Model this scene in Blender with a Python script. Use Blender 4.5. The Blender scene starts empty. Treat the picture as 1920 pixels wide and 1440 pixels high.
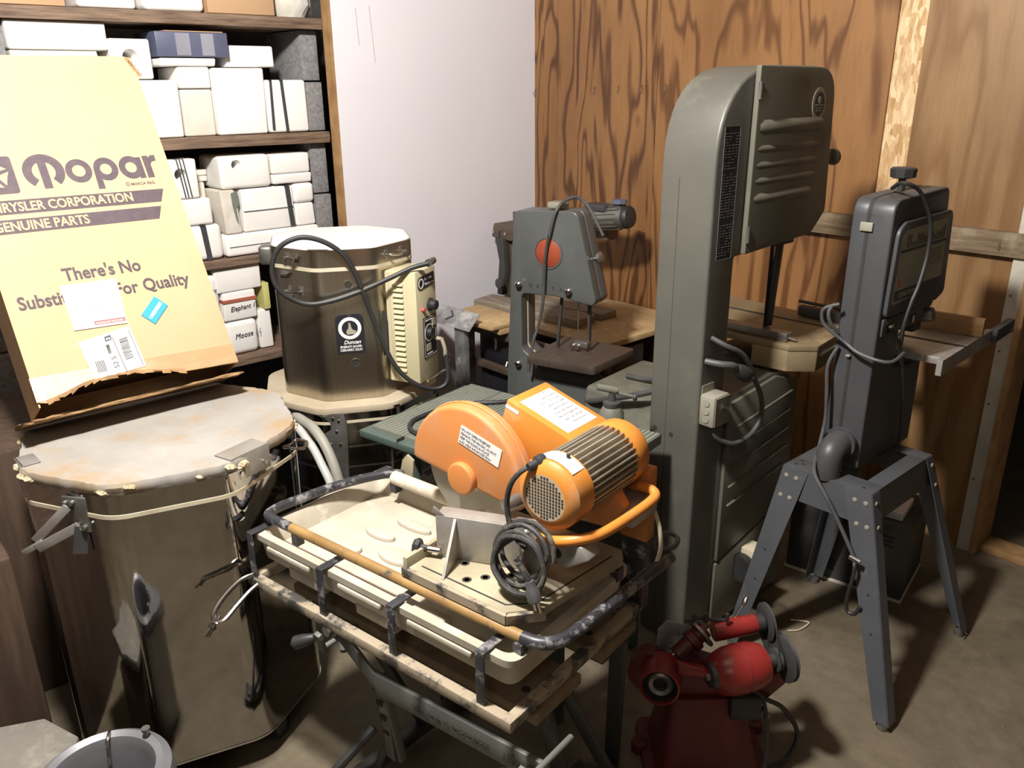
import bpy, bmesh, math, random
from mathutils import Vector, Matrix, Euler
random.seed(7)
S = bpy.context.scene
COL = S.collection
rad = math.radians
R2 = lambda d: Matrix.Rotation(rad(d), 4, 'Z')

# ---------------------------------------------------------------- materials
def nt(m):
    m.use_nodes = True
    return m.node_tree.nodes, m.node_tree.links

def ramp(N, lo, hi, c1, c2):
    r = N.new('ShaderNodeValToRGB')
    r.color_ramp.elements[0].position = lo; r.color_ramp.elements[0].color = (*c1, 1)
    r.color_ramp.elements[1].position = hi; r.color_ramp.elements[1].color = (*c2, 1)
    return r

def coords(N, L, stretch=(1, 1, 1), rot=(0, 0, 0)):
    tc = N.new('ShaderNodeTexCoord'); mp = N.new('ShaderNodeMapping')
    mp.inputs['Scale'].default_value = stretch; mp.inputs['Rotation'].default_value = rot
    L.new(tc.outputs['Object'], mp.inputs['Vector'])
    return mp.outputs['Vector']

def noise(N, L, vec, sc, det=6, ro=.6, dist=0):
    n = N.new('ShaderNodeTexNoise'); n.inputs['Scale'].default_value = sc
    n.inputs['Detail'].default_value = det; n.inputs['Roughness'].default_value = ro
    n.inputs['Distortion'].default_value = dist
    L.new(vec, n.inputs['Vector']); return n.outputs['Fac']

def mix(N, L, fac, a, b, mode='MIX'):
    m = N.new('ShaderNodeMix'); m.data_type = 'RGBA'; m.blend_type = mode
    for s, v in ((m.inputs[0], fac), (m.inputs[6], a), (m.inputs[7], b)):
        if hasattr(v, 'links'): L.new(v, s)
        elif isinstance(v, (int, float)): s.default_value = v
        else: s.default_value = (*v, 1)
    return m.outputs[2]

def mat(name, c1, c2=None, sc=6, lo=.35, hi=.65, rough=.6, metal=0, bump=0, bsc=None, stretch=(1, 1, 1),
        dust=None, dsc=9, dlo=.5, dhi=.7, rvar=0, aniso=0, coat=0):
    m = bpy.data.materials.new(name); N, L = nt(m)
    b = N['Principled BSDF']
    b.inputs['Roughness'].default_value = rough; b.inputs['Metallic'].default_value = metal
    if aniso: b.inputs['Anisotropic'].default_value = aniso
    if coat: b.inputs['Coat Weight'].default_value = coat
    v = coords(N, L, stretch)
    if c2 is None: c2 = tuple(x * .82 for x in c1)
    f = noise(N, L, v, sc)
    r = ramp(N, lo, hi, c1, c2); L.new(f, r.inputs[0])
    out = r.outputs[0]
    if dust:
        v2 = coords(N, L)
        f2 = noise(N, L, v2, dsc, 8, .7)
        r2 = ramp(N, dlo, dhi, (0, 0, 0), (1, 1, 1)); L.new(f2, r2.inputs[0])
        out = mix(N, L, r2.outputs[0], out, dust)
        if metal:
            mr = N.new('ShaderNodeMath'); mr.operation = 'MULTIPLY_ADD'
            L.new(r2.outputs[0], mr.inputs[0]); mr.inputs[1].default_value = -metal; mr.inputs[2].default_value = metal
            L.new(mr.outputs[0], b.inputs['Metallic'])
        mr = N.new('ShaderNodeMath'); mr.operation = 'MULTIPLY_ADD'
        L.new(r2.outputs[0], mr.inputs[0]); mr.inputs[1].default_value = .9 - rough; mr.inputs[2].default_value = rough
        L.new(mr.outputs[0], b.inputs['Roughness'])
    L.new(out, b.inputs['Base Color'])
    if rvar and not dust:
        mr = N.new('ShaderNodeMath'); mr.operation = 'MULTIPLY_ADD'
        L.new(f, mr.inputs[0]); mr.inputs[1].default_value = rvar; mr.inputs[2].default_value = rough
        L.new(mr.outputs[0], b.inputs['Roughness'])
    if bump:
        bn = N.new('ShaderNodeBump'); bn.inputs['Strength'].default_value = bump; bn.inputs['Distance'].default_value = .01
        fb = noise(N, L, v, bsc or sc * 4, 8, .7); L.new(fb, bn.inputs['Height']); L.new(bn.outputs[0], b.inputs['Normal'])
    return m

def plywood(name, cl, cd, off, freq=34, sc=1.9):
    m = bpy.data.materials.new(name); N, L = nt(m); b = N['Principled BSDF']
    tc = N.new('ShaderNodeTexCoord'); mp = N.new('ShaderNodeMapping')
    mp.inputs['Scale'].default_value = (2.6, 1, .42); mp.inputs['Location'].default_value = off
    L.new(tc.outputs['Object'], mp.inputs['Vector']); v = mp.outputs[0]
    f = noise(N, L, v, sc, 3, .45, .35)
    a = N.new('ShaderNodeMath'); a.operation = 'MULTIPLY'; L.new(f, a.inputs[0]); a.inputs[1].default_value = freq
    s = N.new('ShaderNodeMath'); s.operation = 'SINE'; L.new(a.outputs[0], s.inputs[0])
    ma = N.new('ShaderNodeMath'); ma.operation = 'MULTIPLY_ADD'; L.new(s.outputs[0], ma.inputs[0]); ma.inputs[1].default_value = .5; ma.inputs[2].default_value = .5
    r = ramp(N, .0, 1.0, cl, cd); L.new(ma.outputs[0], r.inputs[0])
    e = r.color_ramp.elements.new(.62); e.color = (*[x * .93 for x in cl], 1)
    e = r.color_ramp.elements.new(.86); e.color = (*[x * .35 + y * .65 for x, y in zip(cl, cd)], 1)
    # broad tone patches and fine fibre streaks
    mp2 = N.new('ShaderNodeMapping'); mp2.inputs['Scale'].default_value = (1.6, 1, .5); mp2.inputs['Location'].default_value = off
    L.new(tc.outputs['Object'], mp2.inputs['Vector'])
    f2 = noise(N, L, mp2.outputs[0], 1.4, 5, .6)
    r2 = ramp(N, .3, .72, (1.12, 1.1, 1.08), (.62, .55, .5)); L.new(f2, r2.inputs[0])
    o = mix(N, L, 1.0, r.outputs[0], r2.outputs[0], 'MULTIPLY')
    mp3 = N.new('ShaderNodeMapping'); mp3.inputs['Scale'].default_value = (60, 1, 3)
    L.new(tc.outputs['Object'], mp3.inputs['Vector'])
    f3 = noise(N, L, mp3.outputs[0], 3, 4, .6)
    r3 = ramp(N, .3, .7, (.86, .84, .82), (1.08, 1.08, 1.08)); L.new(f3, r3.inputs[0])
    o = mix(N, L, 1.0, o, r3.outputs[0], 'MULTIPLY')
    # scattered dark knots and stains
    vo = N.new('ShaderNodeTexVoronoi'); vo.inputs['Scale'].default_value = 2.3; vo.inputs['Randomness'].default_value = 1
    mp4 = N.new('ShaderNodeMapping'); mp4.inputs['Scale'].default_value = (1.5, 1, .8); mp4.inputs['Location'].default_value = off
    L.new(tc.outputs['Object'], mp4.inputs['Vector']); L.new(mp4.outputs[0], vo.inputs['Vector'])
    r4 = ramp(N, .02, .075, (.35, .28, .25), (1, 1, 1)); L.new(vo.outputs['Distance'], r4.inputs[0])
    o = mix(N, L, .85, o, r4.outputs[0], 'MULTIPLY')
    L.new(o, b.inputs['Base Color']); b.inputs['Roughness'].default_value = .5
    bn = N.new('ShaderNodeBump'); bn.inputs['Strength'].default_value = .12; L.new(f3, bn.inputs['Height']); L.new(bn.outputs[0], b.inputs['Normal'])
    return m

def osb():
    m = bpy.data.materials.new('strand_board'); N, L = nt(m); b = N['Principled BSDF']
    v = coords(N, L, (70, 40, 26), (0, .6, 0))
    vo = N.new('ShaderNodeTexVoronoi'); vo.inputs['Scale'].default_value = 1; L.new(v, vo.inputs['Vector'])
    sp = N.new('ShaderNodeSeparateColor'); L.new(vo.outputs['Color'], sp.inputs[0])
    r = ramp(N, .1, .9, (.50, .30, .12), (.80, .62, .38)); L.new(sp.outputs[0], r.inputs[0])
    f = noise(N, L, coords(N, L, (90, 1, 14)), 2)
    r2 = ramp(N, .3, .7, (.75, .7, .65), (1.1, 1.1, 1.1)); L.new(f, r2.inputs[0])
    L.new(mix(N, L, 1., r.outputs[0], r2.outputs[0], 'MULTIPLY'), b.inputs['Base Color'])
    b.inputs['Roughness'].default_value = .55
    return m

def floor_mat():
    m = bpy.data.materials.new('concrete_floor'); N, L = nt(m); b = N['Principled BSDF']
    v = coords(N, L)
    f = noise(N, L, v, 1.6, 8, .65, .6)
    r = ramp(N, .32, .68, (.105, .086, .058), (.19, .158, .11)); L.new(f, r.inputs[0])
    f2 = noise(N, L, v, 14, 8, .7)
    r2 = ramp(N, .3, .75, (.72, .7, .66), (1.15, 1.13, 1.1)); L.new(f2, r2.inputs[0])
    o = mix(N, L, 1., r.outputs[0], r2.outputs[0], 'MULTIPLY')
    vo = N.new('ShaderNodeTexVoronoi'); vo.inputs['Scale'].default_value = 26; L.new(v, vo.inputs['Vector'])
    r3 = ramp(N, .02, .05, (1, 1, 1), (0, 0, 0)); L.new(vo.outputs['Distance'], r3.inputs[0])
    o = mix(N, L, r3.outputs[0], o, (.42, .37, .28))
    # oil stain
    vs = N.new('ShaderNodeVectorMath'); vs.operation = 'DISTANCE'
    tc = N.new('ShaderNodeTexCoord'); L.new(tc.outputs['Object'], vs.inputs[0]); vs.inputs[1].default_value = (2.14, -.93, 0)
    r4 = ramp(N, .085, .10, (.55, .55, .52), (1, 1, 1)); L.new(vs.outputs['Value'], r4.inputs[0])
    o = mix(N, L, 1., o, r4.outputs[0], 'MULTIPLY')
    L.new(o, b.inputs['Base Color']); b.inputs['Roughness'].default_value = .62
    bn = N.new('ShaderNodeBump'); bn.inputs['Strength'].default_value = .15; L.new(f2, bn.inputs['Height']); L.new(bn.outputs[0], b.inputs['Normal'])
    return m

DUST = (.42, .36, .26)
M = {}
M['floor'] = floor_mat()
M['ply'] = plywood('fir_plywood', (.30, .152, .055), (.105, .042, .013), (0, 0, 0), 62, 1.7)
M['ply_b'] = plywood('fir_plywood_wide_grain', (.32, .162, .058), (.145, .060, .018), (3.7, 0, 1.3), 58, 1.5)
M['ply_c'] = plywood('plain_plywood', (.315, .19, .082), (.235, .125, .046), (9.1, 0, 4.1), 34, 1.8)
M['osb'] = osb()
M['white_wall'] = mat('white_sheet', (.80, .785, .83), (.77, .755, .81), sc=2, rough=.35)
M['raw_edge'] = mat('raw_board_edge', (.42, .25, .11), (.28, .15, .06), sc=14, rough=.8)
M['masonry'] = mat('dark_masonry', (.10, .095, .09), (.06, .055, .05), sc=8, rough=.95, bump=.3)
M['block'] = mat('cinder_block', (.33, .325, .33), (.17, .165, .165), sc=55, lo=.3, hi=.7, rough=.95, bump=.6, bsc=90)
M['plank'] = mat('weathered_plank', (.27, .185, .125), (.10, .062, .042), sc=5, stretch=(14, 1, 14), rough=.75, bump=.2)
M['ledger'] = mat('dusty_ledger_wood', (.235, .175, .105), (.12, .078, .042), sc=5, stretch=(1.2, 14, 14), rough=.8, bump=.2, dust=(.30, .25, .17), dsc=14)
M['greywood'] = mat('grey_old_wood', (.30, .255, .195), (.17, .135, .10), sc=4, stretch=(2, 16, 16), rough=.85, bump=.3)
M['tanboard'] = mat('tan_table_board', (.50, .35, .175), (.36, .24, .115), sc=5, rough=.7, dust=(.60, .46, .27), dsc=20)
M['paleboard'] = mat('pale_maple_strip', (.40, .235, .10), (.30, .16, .06), sc=4, stretch=(2, 16, 16), rough=.5)
M['plaster'] = mat('white_plaster', (.90, .885, .86), (.82, .80, .76), sc=7, rough=.85, bump=.1, bsc=30)
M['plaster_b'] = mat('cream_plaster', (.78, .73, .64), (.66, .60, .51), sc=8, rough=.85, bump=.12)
M['plaster_dirty'] = mat('stained_plaster', (.72, .68, .60), (.40, .34, .26), sc=6, lo=.45, hi=.8, rough=.9, bump=.15)
M['cardboard'] = mat('cardboard', (.50, .325, .185), (.46, .29, .16), sc=3, rough=.72, bump=.03, bsc=60)
M['cardboard_torn'] = mat('torn_cardboard', (.36, .22, .10), (.20, .115, .05), sc=18, rough=.9, bump=.5)
M['cardshade'] = mat('shaded_cardboard_inside', (.07, .042, .02), rough=.9)  # inner shade of the carton put into a dark base colour
M['greytape'] = mat('grey_clear_tape', (.30, .30, .34), (.25, .25, .30), rough=.3)
M['tape'] = mat('clear_brown_tape', (.46, .30, .165), (.40, .255, .135), sc=5, rough=.16, coat=.5, bump=.25, bsc=14, stretch=(2, 1, 6))
M['ink'] = mat('dark_purple_ink', (.055, .036, .045), (.075, .052, .06), sc=40, rough=.7)
M['paper'] = mat('white_paper', (.78, .77, .74), (.74, .73, .70), sc=6, rough=.5)
M['print'] = mat('black_print', (.05, .05, .055), rough=.6)
M['greyprint'] = mat('grey_print', (.32, .32, .34), rough=.6)
M['redprint'] = mat('red_print', (.55, .10, .10), rough=.6)
M['bluelabel'] = mat('blue_label', (.03, .30, .68), (.03, .28, .64), rough=.35)
M['mirror'] = mat('polished_steel', (.40, .39, .37), (.37, .36, .34), sc=3, rough=.045, metal=1, bump=.035, bsc=5)
M['mirror_worn'] = mat('scuffed_polished_steel', (.40, .385, .36), (.32, .305, .29), sc=9, rough=.09, metal=1, bump=.05, bsc=6)
M['brushed'] = mat('brushed_stainless', (.58, .53, .45), (.50, .455, .38), sc=4, stretch=(40, 40, .5), rough=.27, metal=1, aniso=.4, rvar=.1)
M['lidtop_a'] = mat('grey_fibre_lid', (.33, .315, .29), (.26, .245, .22), sc=4, rough=.85, bump=.15, dust=(.30, .215, .125), dsc=3.6, dlo=.50, dhi=.66)
M['crumble'] = mat('crumbled_firebrick', (.62, .55, .42), (.46, .35, .20), sc=20, rough=.95, bump=.6)
M['lidtop_b'] = mat('white_lid', (.82, .81, .79), (.78, .76, .73), sc=4, rough=.7)
M['lidtop_c'] = mat('tan_lid', (.52, .45, .33), (.40, .33, .23), sc=5, rough=.85)
M['gasket'] = mat('cream_gasket', (.62, .56, .42), (.50, .43, .30), sc=12, rough=.6)
M['creambox'] = mat('cream_enamel', (.60, .545, .355), (.56, .505, .32), sc=3, rough=.35)
M['dustycord'] = mat('dusty_black_cord', (.025, .025, .027), (.04, .038, .036), sc=12, rough=.6, dust=(.14, .125, .10), dsc=30, dlo=.52, dhi=.68)
M['grilleplate'] = mat('dusty_grille', (.50, .37, .22), (.42, .36, .27), sc=8, rough=.7)
M['darklid'] = mat('dusty_grey_slab', (.20, .19, .165), (.14, .13, .11), sc=6, rough=.9, bump=.2, dust=(.27, .25, .21), dsc=12)
M['slot'] = mat('dark_slot', (.03, .028, .022), rough=.8)
M['black'] = mat('black_rubber', (.020, .020, .022), (.032, .031, .03), sc=12, rough=.5)
M['blackplate'] = mat('black_enamel_plate', (.022, .022, .028), rough=.35)
M['cablegrey'] = mat('grey_cable', (.075, .075, .075), (.055, .055, .055), sc=20, rough=.55)
M['chrome'] = mat('bright_metal', (.65, .63, .60), (.5, .48, .45), sc=10, rough=.22, metal=1)
M['steel'] = mat('dull_steel', (.34, .33, .31), (.22, .21, .195), sc=12, rough=.42, metal=.85)
M['galv'] = mat('galvanised_steel', (.46, .46, .46), (.26, .26, .27), sc=22, rough=.45, metal=.7, dust=(.55, .54, .52), dsc=12)
M['darkmetal'] = mat('dark_painted_steel', (.055, .055, .055), (.035, .034, .033), sc=8, rough=.5)
M['orange'] = mat('orange_paint', (.60, .225, .038), (.55, .20, .032), sc=4, rough=.42, dust=(.55, .33, .18), dsc=7, dlo=.55, dhi=.8)
M['orange_dusty'] = mat('dusty_orange_paint', (.56, .21, .055), (.50, .235, .11), sc=5, lo=.4, hi=.7, rough=.6, dust=(.46, .33, .22), dsc=5, dlo=.5, dhi=.85)
M['traywhite'] = mat('dusty_cream_plastic', (.50, .455, .37), (.32, .275, .20), sc=5, lo=.4, hi=.75, rough=.55, dust=(.60, .55, .45), dsc=14, dlo=.58, dhi=.68)
M['framebl'] = mat('worn_black_paint', (.022, .022, .028), (.04, .04, .045), sc=12, rough=.4, dust=(.30, .29, .29), dsc=26, dlo=.52, dhi=.66)
M['framedust'] = mat('dust_caked_black_steel', (.04, .04, .045), (.06, .055, .05), sc=12, rough=.6, dust=(.34, .28, .20), dsc=16, dlo=.40, dhi=.52)
M['railworn'] = mat('worn_ochre_rail', (.34, .21, .075), (.24, .14, .05), sc=10, rough=.5, dust=(.06, .055, .05), dsc=18, dlo=.56, dhi=.66)
M['railbeige'] = mat('dusty_beige_tube', (.56, .50, .40), (.45, .39, .29), sc=8, rough=.6, dust=(.66, .62, .54), dsc=20)
M['plate'] = mat('cement_dusted_plate', (.36, .315, .215), (.25, .215, .14), sc=5, rough=.75, dust=(.47, .41, .28), dsc=7, dlo=.45, dhi=.75)
M['alu'] = mat('cast_aluminium', (.48, .46, .43), (.34, .32, .29), sc=10, rough=.45, metal=.6)
M['fin'] = mat('motor_fin_aluminium', (.52, .48, .40), (.36, .32, .25), sc=14, rough=.42, metal=.55)
M['green'] = mat('green_grey_paint', (.165, .18, .150), (.13, .145, .122), sc=6, rough=.6, dust=(.20, .20, .16), dsc=10, dlo=.40, dhi=.75)
M['greenside'] = mat('dark_green_paint', (.075, .105, .092), (.06, .088, .078), sc=6, rough=.45)
M['bigsaw'] = mat('olive_grey_paint', (.108, .105, .090), (.088, .085, .073), sc=3, rough=.42, bump=.03, dust=(.165, .145, .105), dsc=4, dlo=.55, dhi=.85)
M['bigdoor'] = mat('olive_grey_door_paint', (.125, .120, .092), (.105, .10, .077), sc=4, rough=.45, dust=(.15, .13, .09), dsc=5, dlo=.5, dhi=.8)
M['castiron'] = mat('dusty_cast_iron', (.30, .225, .125), (.19, .145, .085), sc=5, rough=.55, metal=.25, dust=(.37, .275, .15), dsc=7)
M['castdark'] = mat('dark_cast_iron', (.105, .078, .060), (.07, .052, .042), sc=6, rough=.5, metal=.3)
M['delta'] = mat('blue_grey_paint', (.100, .106, .103), (.082, .088, .085), sc=4, rough=.32, dust=(.14, .14, .105), dsc=5, dlo=.6, dhi=.85)
M['hub_red'] = mat('red_brown_enamel', (.33, .072, .035), (.27, .055, .028), sc=6, rough=.35)
M['craft'] = mat('slate_grey_paint', (.062, .063, .067), (.051, .052, .056), sc=5, rough=.45, dust=(.10, .10, .10), dsc=9, dlo=.58, dhi=.85)
M['craftstand'] = mat('slate_blue_stand_paint', (.074, .077, .086), (.060, .063, .070), sc=6, rough=.45, dust=(.12, .12, .125), dsc=12, dlo=.58, dhi=.8)
M['labelplate'] = mat('faded_label', (.33, .32, .23), (.29, .28, .20), sc=3, rough=.3)
M['badge'] = mat('grey_metal_badge', (.42, .39, .29), (.36, .33, .25), sc=20, rough=.4)
M['red'] = mat('red_enamel', (.26, .026, .022), (.20, .018, .016), sc=5, rough=.34, dust=(.11, .035, .028), dsc=8, dlo=.55, dhi=.8)
M['red_dark'] = mat('grimy_red_casting', (.12, .014, .016), (.075, .010, .011), sc=6, rough=.45)
M['doorwhite'] = mat('chalky_white_trim', (.56, .53, .45), (.44, .41, .33), sc=9, rough=.8, bump=.2)
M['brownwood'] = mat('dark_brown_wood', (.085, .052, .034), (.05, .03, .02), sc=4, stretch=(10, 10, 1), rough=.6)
M['bag'] = mat('cloudy_plastic_bag', (.72, .71, .68), (.58, .55, .44), sc=6, rough=.3, bump=.5, bsc=9)
M['bluebox'] = mat('blue_grey_carton', (.115, .13, .20), (.09, .10, .165), sc=5, rough=.4)
M['slip'] = mat('green_grey_stain', (.18, .21, .17), rough=.8)
M['rubberband'] = mat('dark_rubber_strap', (.05, .05, .055), rough=.7)
M['redband'] = mat('red_elastic_strap', (.42, .12, .075), rough=.7)
M['yellow'] = mat('pale_yellow_plastic', (.62, .60, .22), rough=.5)
M['hose'] = mat('white_grey_hose', (.46, .46, .44), (.40, .40, .38), rough=.4)
M['hose_b'] = mat('dusty_grey_hose', (.30, .29, .25), (.25, .24, .20), rough=.55)
M['greypaint'] = mat('grey_green_paint', (.155, .155, .125), (.12, .12, .098), sc=4, rough=.5, dust=(.24, .21, .15), dsc=6)
M['elbox'] = mat('grey_conduit_box', (.29, .275, .225), (.24, .225, .18), sc=9, rough=.45)
M['potmetal'] = mat('grey_cast_rim', (.32, .32, .34), (.26, .26, .28), sc=5, rough=.28, metal=.5)
M['rust'] = mat('rusty_brown_steel', (.16, .12, .09), (.10, .07, .05), sc=12, rough=.6, metal=.3)
M['wood_work'] = mat('workbench_plywood', (.20, .145, .085), (.13, .09, .05), sc=6, rough=.7, dust=(.26, .21, .14), dsc=10)
M['workgrey'] = mat('grey_bench_steel', (.135, .14, .128), (.11, .112, .10), sc=6, rough=.5)
M['workdark'] = mat('worn_dark_lettering', (.085, .088, .082), rough=.6)
M['bladesteel'] = mat('dusty_blade_steel', (.33, .31, .27), (.25, .235, .20), sc=8, rough=.4, metal=.5, dust=(.36, .31, .24), dsc=6)

# ---------------------------------------------------------------- mesh builder
class B:
    def __init__(s): s.bm = bmesh.new()
    def _add(s, verts, faces, mx=None):
        vs = [s.bm.verts.new((mx @ Vector(v)) if mx else v) for v in verts]
        for f in faces:
            try: s.bm.faces.new([vs[i] for i in f])
            except ValueError: pass
        return s
    def box(s, x0, x1, y0, y1, z0, z1, mx=None):
        v = [(x, y, z) for x in (x0, x1) for y in (y0, y1) for z in (z0, z1)]
        return s._add(v, [(0, 1, 3, 2), (4, 6, 7, 5), (0, 4, 5, 1), (2, 3, 7, 6), (0, 2, 6, 4), (1, 5, 7, 3)], mx)
    def hexa(s, p):      # 8 points: bottom loop of 4, top loop of 4
        return s._add(p, [(3, 2, 1, 0), (4, 5, 6, 7), (0, 1, 5, 4), (1, 2, 6, 5), (2, 3, 7, 6), (3, 0, 4, 7)])
    def prism(s, poly, axis, a, b, mx=None):
        # poly: 2d points; axis 'x': (y,z), 'y': (x,z), 'z': (x,y)
        def P(p, t): return {'x': (t, p[0], p[1]), 'y': (p[0], t, p[1]), 'z': (p[0], p[1], t)}[axis]
        n = len(poly)
        v = [P(p, a) for p in poly] + [P(p, b) for p in poly]
        f = [tuple(range(n))[::-1], tuple(range(n, 2 * n))] + [(i, (i + 1) % n, n + (i + 1) % n, n + i) for i in range(n)]
        s._add(v, f, mx); return s
    def cyl(s, p0, p1, r0, r1=None, n=24, cap=True):
        p0, p1 = Vector(p0), Vector(p1); r1 = r0 if r1 is None else r1
        q = (p1 - p0).to_track_quat('Z', 'Y').to_matrix()
        v = []
        for p, r in ((p0, r0), (p1, r1)):
            for i in range(n):
                t = 2 * math.pi * i / n; v.append(p + q @ Vector((r * math.cos(t), r * math.sin(t), 0)))
        f = [(i, (i + 1) % n, n + (i + 1) % n, n + i) for i in range(n)]
        if cap: f += [tuple(range(n))[::-1], tuple(range(n, 2 * n))]
        return s._add(v, f)
    def lathe(s, prof, c=(0, 0, 0), axis=(0, 0, 1), n=32):
        q = Vector(axis).to_track_quat('Z', 'Y').to_matrix(); c = Vector(c); v = []; f = []
        for r, z in prof:
            for i in range(n):
                t = 2 * math.pi * i / n; v.append(c + q @ Vector((r * math.cos(t), r * math.sin(t), z)))
        for k in range(len(prof) - 1):
            for i in range(n):
                f.append((k * n + i, k * n + (i + 1) % n, (k + 1) * n + (i + 1) % n, (k + 1) * n + i))
        ringed = tuple(prof[0]) == tuple(prof[-1])
        if prof[0][0] > 1e-5 and not ringed: f.append(tuple(range(n))[::-1])
        if prof[-1][0] > 1e-5 and not ringed: f.append(tuple(range((len(prof) - 1) * n, len(prof) * n)))
        s._add(v, f); bmesh.ops.remove_doubles(s.bm, verts=s.bm.verts, dist=1e-5); return s
    def tube(s, pts, r, n=10, sub=6, closed=False):
        P = [Vector(p) for p in pts]
        if sub > 1 and len(P) > 2: P = smooth_path(P, sub, closed)
        N = len(P); rings = []; up = None
        for i in range(N):
            t = (P[(i + 1) % N] - P[i - 1]) if closed else (P[min(i + 1, N - 1)] - P[max(i - 1, 0)])
            t.normalize()
            if up is None:
                up = Vector((0, 0, 1)) if abs(t.z) < .9 else Vector((1, 0, 0))
            a = (up - t * up.dot(t)); a.normalize(); b = t.cross(a); up = a
            rings.append([s.bm.verts.new(P[i] + r * (math.cos(2 * math.pi * k / n) * a + math.sin(2 * math.pi * k / n) * b)) for k in range(n)])
        for i in range(N if closed else N - 1):
            A, C = rings[i], rings[(i + 1) % N]
            for k in range(n): s.bm.faces.new((A[k], A[(k + 1) % n], C[(k + 1) % n], C[k]))
        if not closed: s.bm.faces.new(rings[0][::-1]); s.bm.faces.new(rings[-1])
        return s
    def bar(s, p0, p1, w, h, up=(0, 0, 1)):     # rectangular bar between two points
        p0, p1 = Vector(p0), Vector(p1); d = (p1 - p0).normalized(); u = Vector(up); sd = d.cross(u).normalized(); u = sd.cross(d)
        v = [p + sd * a * w / 2 + u * b * h / 2 for p in (p0, p1) for a, b in ((-1, -1), (1, -1), (1, 1), (-1, 1))]
        return s._add(v, [(0, 1, 2, 3)[::-1], (4, 5, 6, 7), (0, 1, 5, 4), (1, 2, 6, 5), (2, 3, 7, 6), (3, 0, 4, 7)])
    def bevel(s, w, seg=2, ang=30):
        bmesh.ops.recalc_face_normals(s.bm, faces=s.bm.faces)
        e = [x for x in s.bm.edges if len(x.link_faces) == 2 and x.calc_face_angle(0) > rad(ang)]
        if e: bmesh.ops.bevel(s.bm, geom=e, offset=w, segments=seg, profile=.5, affect='EDGES', clamp_overlap=True)
        return s
    def ngrid(s, amt, cuts=3, seed=0, keep=None):   # subdivide and jitter: crumbled, crushed or hand-cut shapes
        bmesh.ops.subdivide_edges(s.bm, edges=s.bm.edges[:], cuts=cuts, use_grid_fill=True)
        rnd = random.Random(seed)
        for v in s.bm.verts:
            if keep and keep(v.co): continue
            v.co += Vector((rnd.uniform(-amt, amt), rnd.uniform(-amt, amt), rnd.uniform(-amt, amt)))
        return s

def smooth_path(P, sub, closed=False):
    out = []; n = len(P)
    rng = range(n) if closed else range(n - 1)
    for i in rng:
        if closed: a, b, c, d = P[i - 1], P[i], P[(i + 1) % n], P[(i + 2) % n]
        else: a, b, c, d = P[max(i - 1, 0)], P[i], P[i + 1], P[min(i + 2, n - 1)]
        for k in range(sub):
            t = k / sub
            out.append(.5 * ((2 * b) + (c - a) * t + (2 * a - 5 * b + 4 * c - d) * t * t + (3 * b - a - 3 * c + d) * t ** 3))
    if not closed: out.append(P[-1])
    return out

def fillet(poly, r, seg=5):
    out = []; n = len(poly)
    for i in range(n):
        p = Vector(poly[i]).to_2d(); a = Vector(poly[i - 1]).to_2d(); b = Vector(poly[(i + 1) % n]).to_2d()
        rr = r[i] if isinstance(r, (list, tuple)) else r
        if rr <= 0: out.append(tuple(p)); continue
        u = (a - p); v = (b - p); m = min(u.length, v.length) * .49; u.normalize(); v.normalize()
        ang = math.acos(max(-1, min(1, u.dot(v)))); d = min(rr / math.tan(ang / 2), m)
        A, C = p + u * d, p + v * d
        for k in range(seg + 1):
            t = k / seg; out.append(tuple((1 - t) ** 2 * A + 2 * t * (1 - t) * p + t * t * C))
    return out

def octo(ap, rc, phase, n=8, seg=6):
    R = ap / math.cos(math.pi / n)
    return fillet([(R * math.cos(rad(phase) + (2 * i + 1) * math.pi / n), R * math.sin(rad(phase) + (2 * i + 1) * math.pi / n)) for i in range(n)], rc, seg)

# ---------------------------------------------------------------- scene objects
FR = {}      # thing -> (inverse of its matrix, its build frame)
def root_of(o):
    while o.parent: o = o.parent
    return o

def thing(name, label, cat, loc=(0, 0, 0), yaw=0, group=None, mx=None, frame=None):
    o = bpy.data.objects.new(name, None); COL.objects.link(o)
    o.empty_display_size = .05
    m = mx if mx is not None else Matrix.Translation(loc) @ R2(yaw)
    o.matrix_world = m; o.location = m.to_translation(); o.rotation_euler = m.to_euler()
    f = frame if frame is not None else (m if mx is not None else Matrix.Translation((loc[0], loc[1], 0)) @ R2(yaw))
    FR[o.name] = (m.inverted(), f)
    o['label'] = label; o['category'] = cat
    if group: o['group'] = group
    return o

def link(me, name, m, parent=None, label=None):
    me.materials.append(m)
    o = bpy.data.objects.new(name, me); COL.objects.link(o)
    if parent is not None: o.parent = parent
    if label: o['label'] = label
    return o

def obj(b, name, m, parent=None, world=False, bev=0, seg=2, smooth=True, label=None, ang=35):
    bm = b.bm
    if bev: b.bevel(bev, seg)
    if parent is not None:
        inv, f = FR[root_of(parent).name]
        bm.transform(inv if world else inv @ f)
    bmesh.ops.recalc_face_normals(bm, faces=bm.faces)
    me = bpy.data.meshes.new(name); bm.to_mesh(me); bm.free()
    if smooth:
        me.polygons.foreach_set('use_smooth', [True] * len(me.polygons))
        me.set_sharp_from_angle(angle=rad(ang))
    return link(me, name, M[m], parent, label)

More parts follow.
